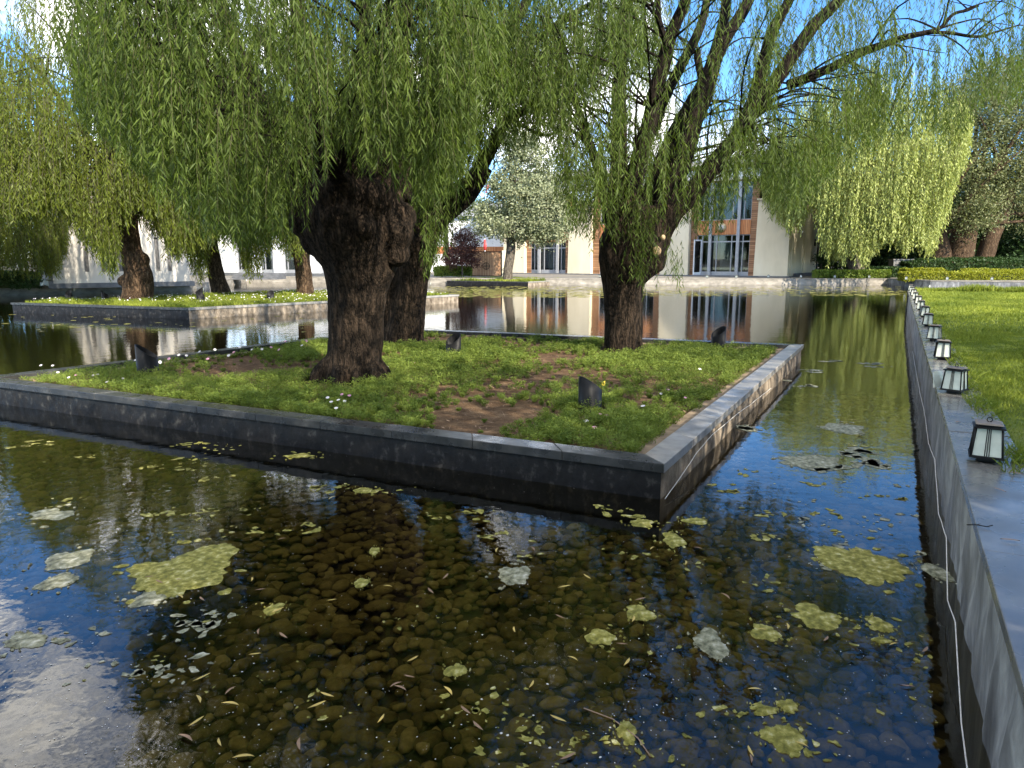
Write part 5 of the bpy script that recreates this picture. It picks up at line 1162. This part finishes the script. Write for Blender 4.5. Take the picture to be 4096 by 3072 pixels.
mats_ = [  # u0, u1, v0, v1 in the viewed photo, material, label
    (270, 500, 1182, 1285, 'algae', 'largest olive algae mat on the left, with dark leaf scraps on it'),
    (1772, 1950, 1165, 1255, 'algae', 'big star-shaped olive algae mat by the right ledge, in the blue reflection'),
    (1708, 1828, 1305, 1358, 'algae', 'two-lobed yellow-green algae mat below the star-shaped one'),
    (1876, 1934, 1332, 1368, 'algae', 'small rounded algae mat right of the two-lobed one'),
    (1620, 1690, 1342, 1390, 'algae', 'crumpled yellow-green algae clump left of the two-lobed mat'),
    (1350, 1415, 1303, 1342, 'algae', 'bright yellow algae clump in the right middle of the water'),
    (1264, 1340, 1360, 1398, 'algae', 'jagged bent strip of yellow algae'),
    (1640, 1745, 1558, 1638, 'algae', 'oval olive algae mat at the bottom right, beside a yellow leaf'),
    (1615, 1690, 1522, 1545, 'algae', 'long pale algae scrap just above the bottom right mat'),
    (1676, 1722, 1508, 1542, 'algae', 'small algae clump at the right of the long pale scrap'),
    (1325, 1375, 1550, 1610, 'algae', 'knotted yellow algae clump at the bottom, right of centre'),
    (962, 1006, 1428, 1465, 'algae', 'fuzzy olive algae clump near the centre bottom'),
    (574, 616, 1300, 1332, 'algae', 'small yellow algae blot right of the largest mat, over the cobbles'),
    (55, 165, 1098, 1130, 'algae_grey', 'wide greyish scum patch at the left, farthest of the grey ones'),
    (92, 188, 1186, 1232, 'algae_grey', 'greyish scum patch with ragged rim left of the olive mat'),
    (86, 162, 1240, 1276, 'algae_grey', 'greyish scum patch below the ragged-rimmed one'),
    (0, 110, 1368, 1400, 'algae_grey', 'grey scum raft at the left edge over the cloud reflection'),
    (270, 365, 1280, 1312, 'algae_grey', 'thin grey scum fringe below the largest olive mat'),
    (1065, 1155, 1218, 1266, 'algae_grey', 'foamy pale scum cluster near the white reflection in the middle'),
    (1990, 2045, 1218, 1252, 'algae_grey', 'dark grey scum patch touching the reflection of the ledge'),
    (1690, 1830, 985, 1012, 'algae_grey', 'broad grey scum patch in the channel, by the green reflection'),
    (1780, 1880, 915, 935, 'algae_grey', 'grey scum streak farther up the channel near the ledge'),
    (600, 690, 978, 992, 'algae', 'thin olive algae mat below the front face of the planter'),
    (1352, 1420, 1118, 1140, 'algae', 'yellow algae strip just below the planter corner'),
    (1425, 1480, 1150, 1185, 'algae', 'yellow algae clump under the reflected planter corner'),
    (1470, 1530, 1118, 1136, 'algae', 'yellow algae strip right of the planter corner'),
    (760, 812, 1052, 1066, 'algae', 'small olive algae raft in front of the planter, left of centre'),
    (795, 820, 1182, 1202, 'algae', 'tiny triangular algae scrap over the cobbles'),
    (765, 800, 1250, 1272, 'algae', 'tiny pale algae pair over the cobbles, left of centre'),
    (1500, 1570, 1360, 1420, 'algae_grey', 'matted grey algae with willow leaves stuck in it'),
    (1880, 1932, 1376, 1392, 'algae', 'narrow algae scrap under the small rounded mat'),
]
for i, (a, b, c, d, mt, lab) in enumerate(mats_):
    u, v = (a+b)/2*K_, (c+d)/2*K_; p = at(u, v, 0); pl_ = at(a*K_, v, 0); pr = at(b*K_, v, 0); pf = at(u, c*K_, 0); pn = at(u, d*K_, 0)
    rx = (pr-pl_).length/2; ry = (pf-pn).length/2; m = MB(); algae_mesh(m, rx*.95, ry*.95, i+1, rough=.34 if rx > .2 else .25)
    r2 = random.Random(i)
    for j in range(12):
        an = r2.uniform(0, 6.28); q = r2.uniform(.85, 1.45); algae_mesh(m, rx*r2.uniform(.03, .13), ry*r2.uniform(.03, .13), 50+i*7+j, (rx*q*math.cos(an), ry*q*math.sin(an)), 2)
    o = m.build('algae_mat', M[mt]); o.location = (p.x, p.y, .001); tag(o, lab, 'algae', 'algae mats floating on the pond')
# countless smaller scraps and specks
def flecks(name, label, regions, mat, seed, zz=.0035, asp=.6, rough=.5, clus=0):
    r = np.random.default_rng(seed); m = MB(); rr = random.Random(seed)
    for (u0, u1, v0, v1, n, s0, s1) in regions:
        cu, cv = 0, 0
        for q_ in range(n):
            if clus == 0 or q_ % clus == 0: cu, cv = rr.uniform(u0, u1), rr.uniform(v0, v1)
            p = at(cu, cv, 0)
            if clus: p = p+Vector((rr.gauss(0, .13), rr.gauss(0, .09), 0))
            if in_poly(np.array([[p.x, p.y]]), A1)[0] or (Vector((p.x, p.y, 0))-L0).dot(LL) < .12: continue
            s = s0*(s1/s0)**rr.random(); an = rr.uniform(0, 6.28); k = rr.randint(6, 11)
            pts = []
            for j in range(k):
                t = 6.283*j/k; q = s*(1+rr.uniform(-rough, rough)); x, y = q*math.cos(t), q*asp*math.sin(t); pts.append((p.x+x*math.cos(an)-y*math.sin(an), p.y+x*math.sin(an)+y*math.cos(an), zz))
            m.add(pts, [tuple(range(k))])
    o = m.build(name, M[mat]); tag(o, label, 'scum', kind='stuff')
flecks('algae_scraps', 'small yellow-green algae scraps drifting over the near pond', [(600, 2700, 1780, 2150, 170, .012, .075), (1900, 4000, 2100, 3050, 230, .006, .042), (2700, 3650, 1650, 2150, 90, .015, .07), (600, 1900, 2100, 2900, 60, .006, .03), (0, 900, 1750, 2100, 80, .015, .08)], 'algae', 5, clus=9)
flecks('scum_scraps', 'greyish scum flakes drifting over the pond', [(0, 900, 1900, 2700, 60, .015, .07), (2900, 3700, 1350, 1900, 110, .05, .20), (3000, 3800, 1900, 2300, 60, .01, .06)], 'algae_grey', 6, clus=7)
flecks('floating_specks', 'white pollen specks scattered over the near water', [(0, 4096, 1750, 3072, 900, .0018, .0048), (0, 1100, 2000, 3072, 200, .002, .006), (1800, 3200, 2500, 3072, 90, .002, .009)], 'speck', 7, .003, .8, .3)
flecks('duckweed', 'yellow duckweed flecks covering the far water in front of the building', [(1720, 2420, 1145, 1190, 1100, .10, .34), (2480, 3620, 1146, 1185, 800, .10, .32), (0, 1400, 1240, 1330, 120, .05, .16)], 'algae', 8, .004, .7)
def make_leaf(mt):
    m = MB(); n = 9; vs = []
    for i in range(n):
        t = i/(n-1); w = .0085*math.sin(math.pi*min(1, t*1.02))**.8; x = -.048+.096*t; z = .003+.004*math.sin(t*3.1); c = .010*math.sin(t*2.6)
        vs += [(x, c+w, z+.003), (x, c, z), (x, c-w, z+.003)]
    m.add(vs, [f for i in range(n-1) for f in ((i*3, i*3+1, i*3+4, i*3+3), (i*3+1, i*3+2, i*3+5, i*3+4))], True)
    return m.build('fallen_leaf', M[mt])
ly, lb = make_leaf('fallen'), make_leaf('fallen_brown'); first = {0: True, 1: True}
r3 = random.Random(12)
spots_l = [(u, v, 0) for u, v in ((1005, 2322), (1110, 2445), (1020, 2620), (800, 2717), (1550, 2350), (1330, 1995), (2290, 2640), (3050, 2525), (2740, 2255), (1990, 2205), (2060, 2523), (2530, 2480), (3205, 2985), (3005, 3010), (3020, 2765), (1650, 2640), (920, 2825), (1310, 2783))]
spots_l += [(u, v, 1) for u, v in ((1600, 2760), (2270, 3030), (2240, 2470), (2560, 1990), (3000, 3040), (2900, 2390), (740, 2960), (2130, 2200), (1585, 2745), (3790, 2080), (1780, 2310), (3300, 2560), (600, 2310), (640, 2330), (720, 2322))]
spots_l += [(r3.uniform(700, 3700), r3.uniform(2150, 3050), r3.random() < .4) for _ in range(34)]
for u, v, kd in spots_l:
    kd = int(kd); src = (ly, lb)[kd]; o = src if first[kd] else src.copy()
    if not first[kd]: COL.objects.link(o)
    first[kd] = False; p = at(u, v, 0)
    if in_poly(np.array([[p.x, p.y]]), A1)[0]: p = at(u, 2400, 0)
    o.location = (p.x, p.y, .006); s = r3.uniform(.7, 1.2); o.scale = (s, s, s); o.rotation_euler = (0, 0, r3.uniform(0, 6.28))
    tag(o, ('narrow yellow willow leaf floating on the near pond', 'curled brown willow leaf floating on the near pond')[kd], 'leaf', ('yellow leaves afloat on the pond', 'brown leaves afloat on the pond')[kd])
gl_ = [(.6, -.12, 20), (-.3, -.2, 100), (-.9, -.3, 40), (-1.3, -.14, 160), (-1.7, -.25, 70), (.2, -.34, 140), (1.9, -.1, 30)]
for x, y, a in gl_:
    o = lb.copy(); COL.objects.link(o); p = ML@Vector((x, y, LH+.004)); o.location = p; o.rotation_euler = (0, 0, math.radians(a)); tag(o, 'dry brown leaf lying on top of the grey lantern ledge', 'leaf', 'dry leaves on the ledge')
k = MB(); k.tube([(0, 0, 0), (.10, .012, .006), (.2, -.01, .004), (.26, .01, .02)], .006, 6); k.tube([(.1, .012, .006), (.15, .05, .01)], .004, 5); o = k.build('twig', M['limb']); o.location = ML@Vector((-1.15, .05, LH+.008)); o.scale = (.5, .5, .5); o.rotation_euler = (0, 0, -.3); tag(o, 'dark broken twig lying across the edge of the ledge', 'twig')
k = MB(); k.tube([(0, 0, .004), (.15, -.10, .006), (.26, -.26, .008), (.30, -.40, .006)], .0035, 5); o = k.build('twig', M['fallen_brown']); p = at(2335, 2835, 0); o.location = p; tag(o, 'thin orange-brown twig floating near the bottom right of the water', 'twig')
print('objects', len(bpy.data.objects))
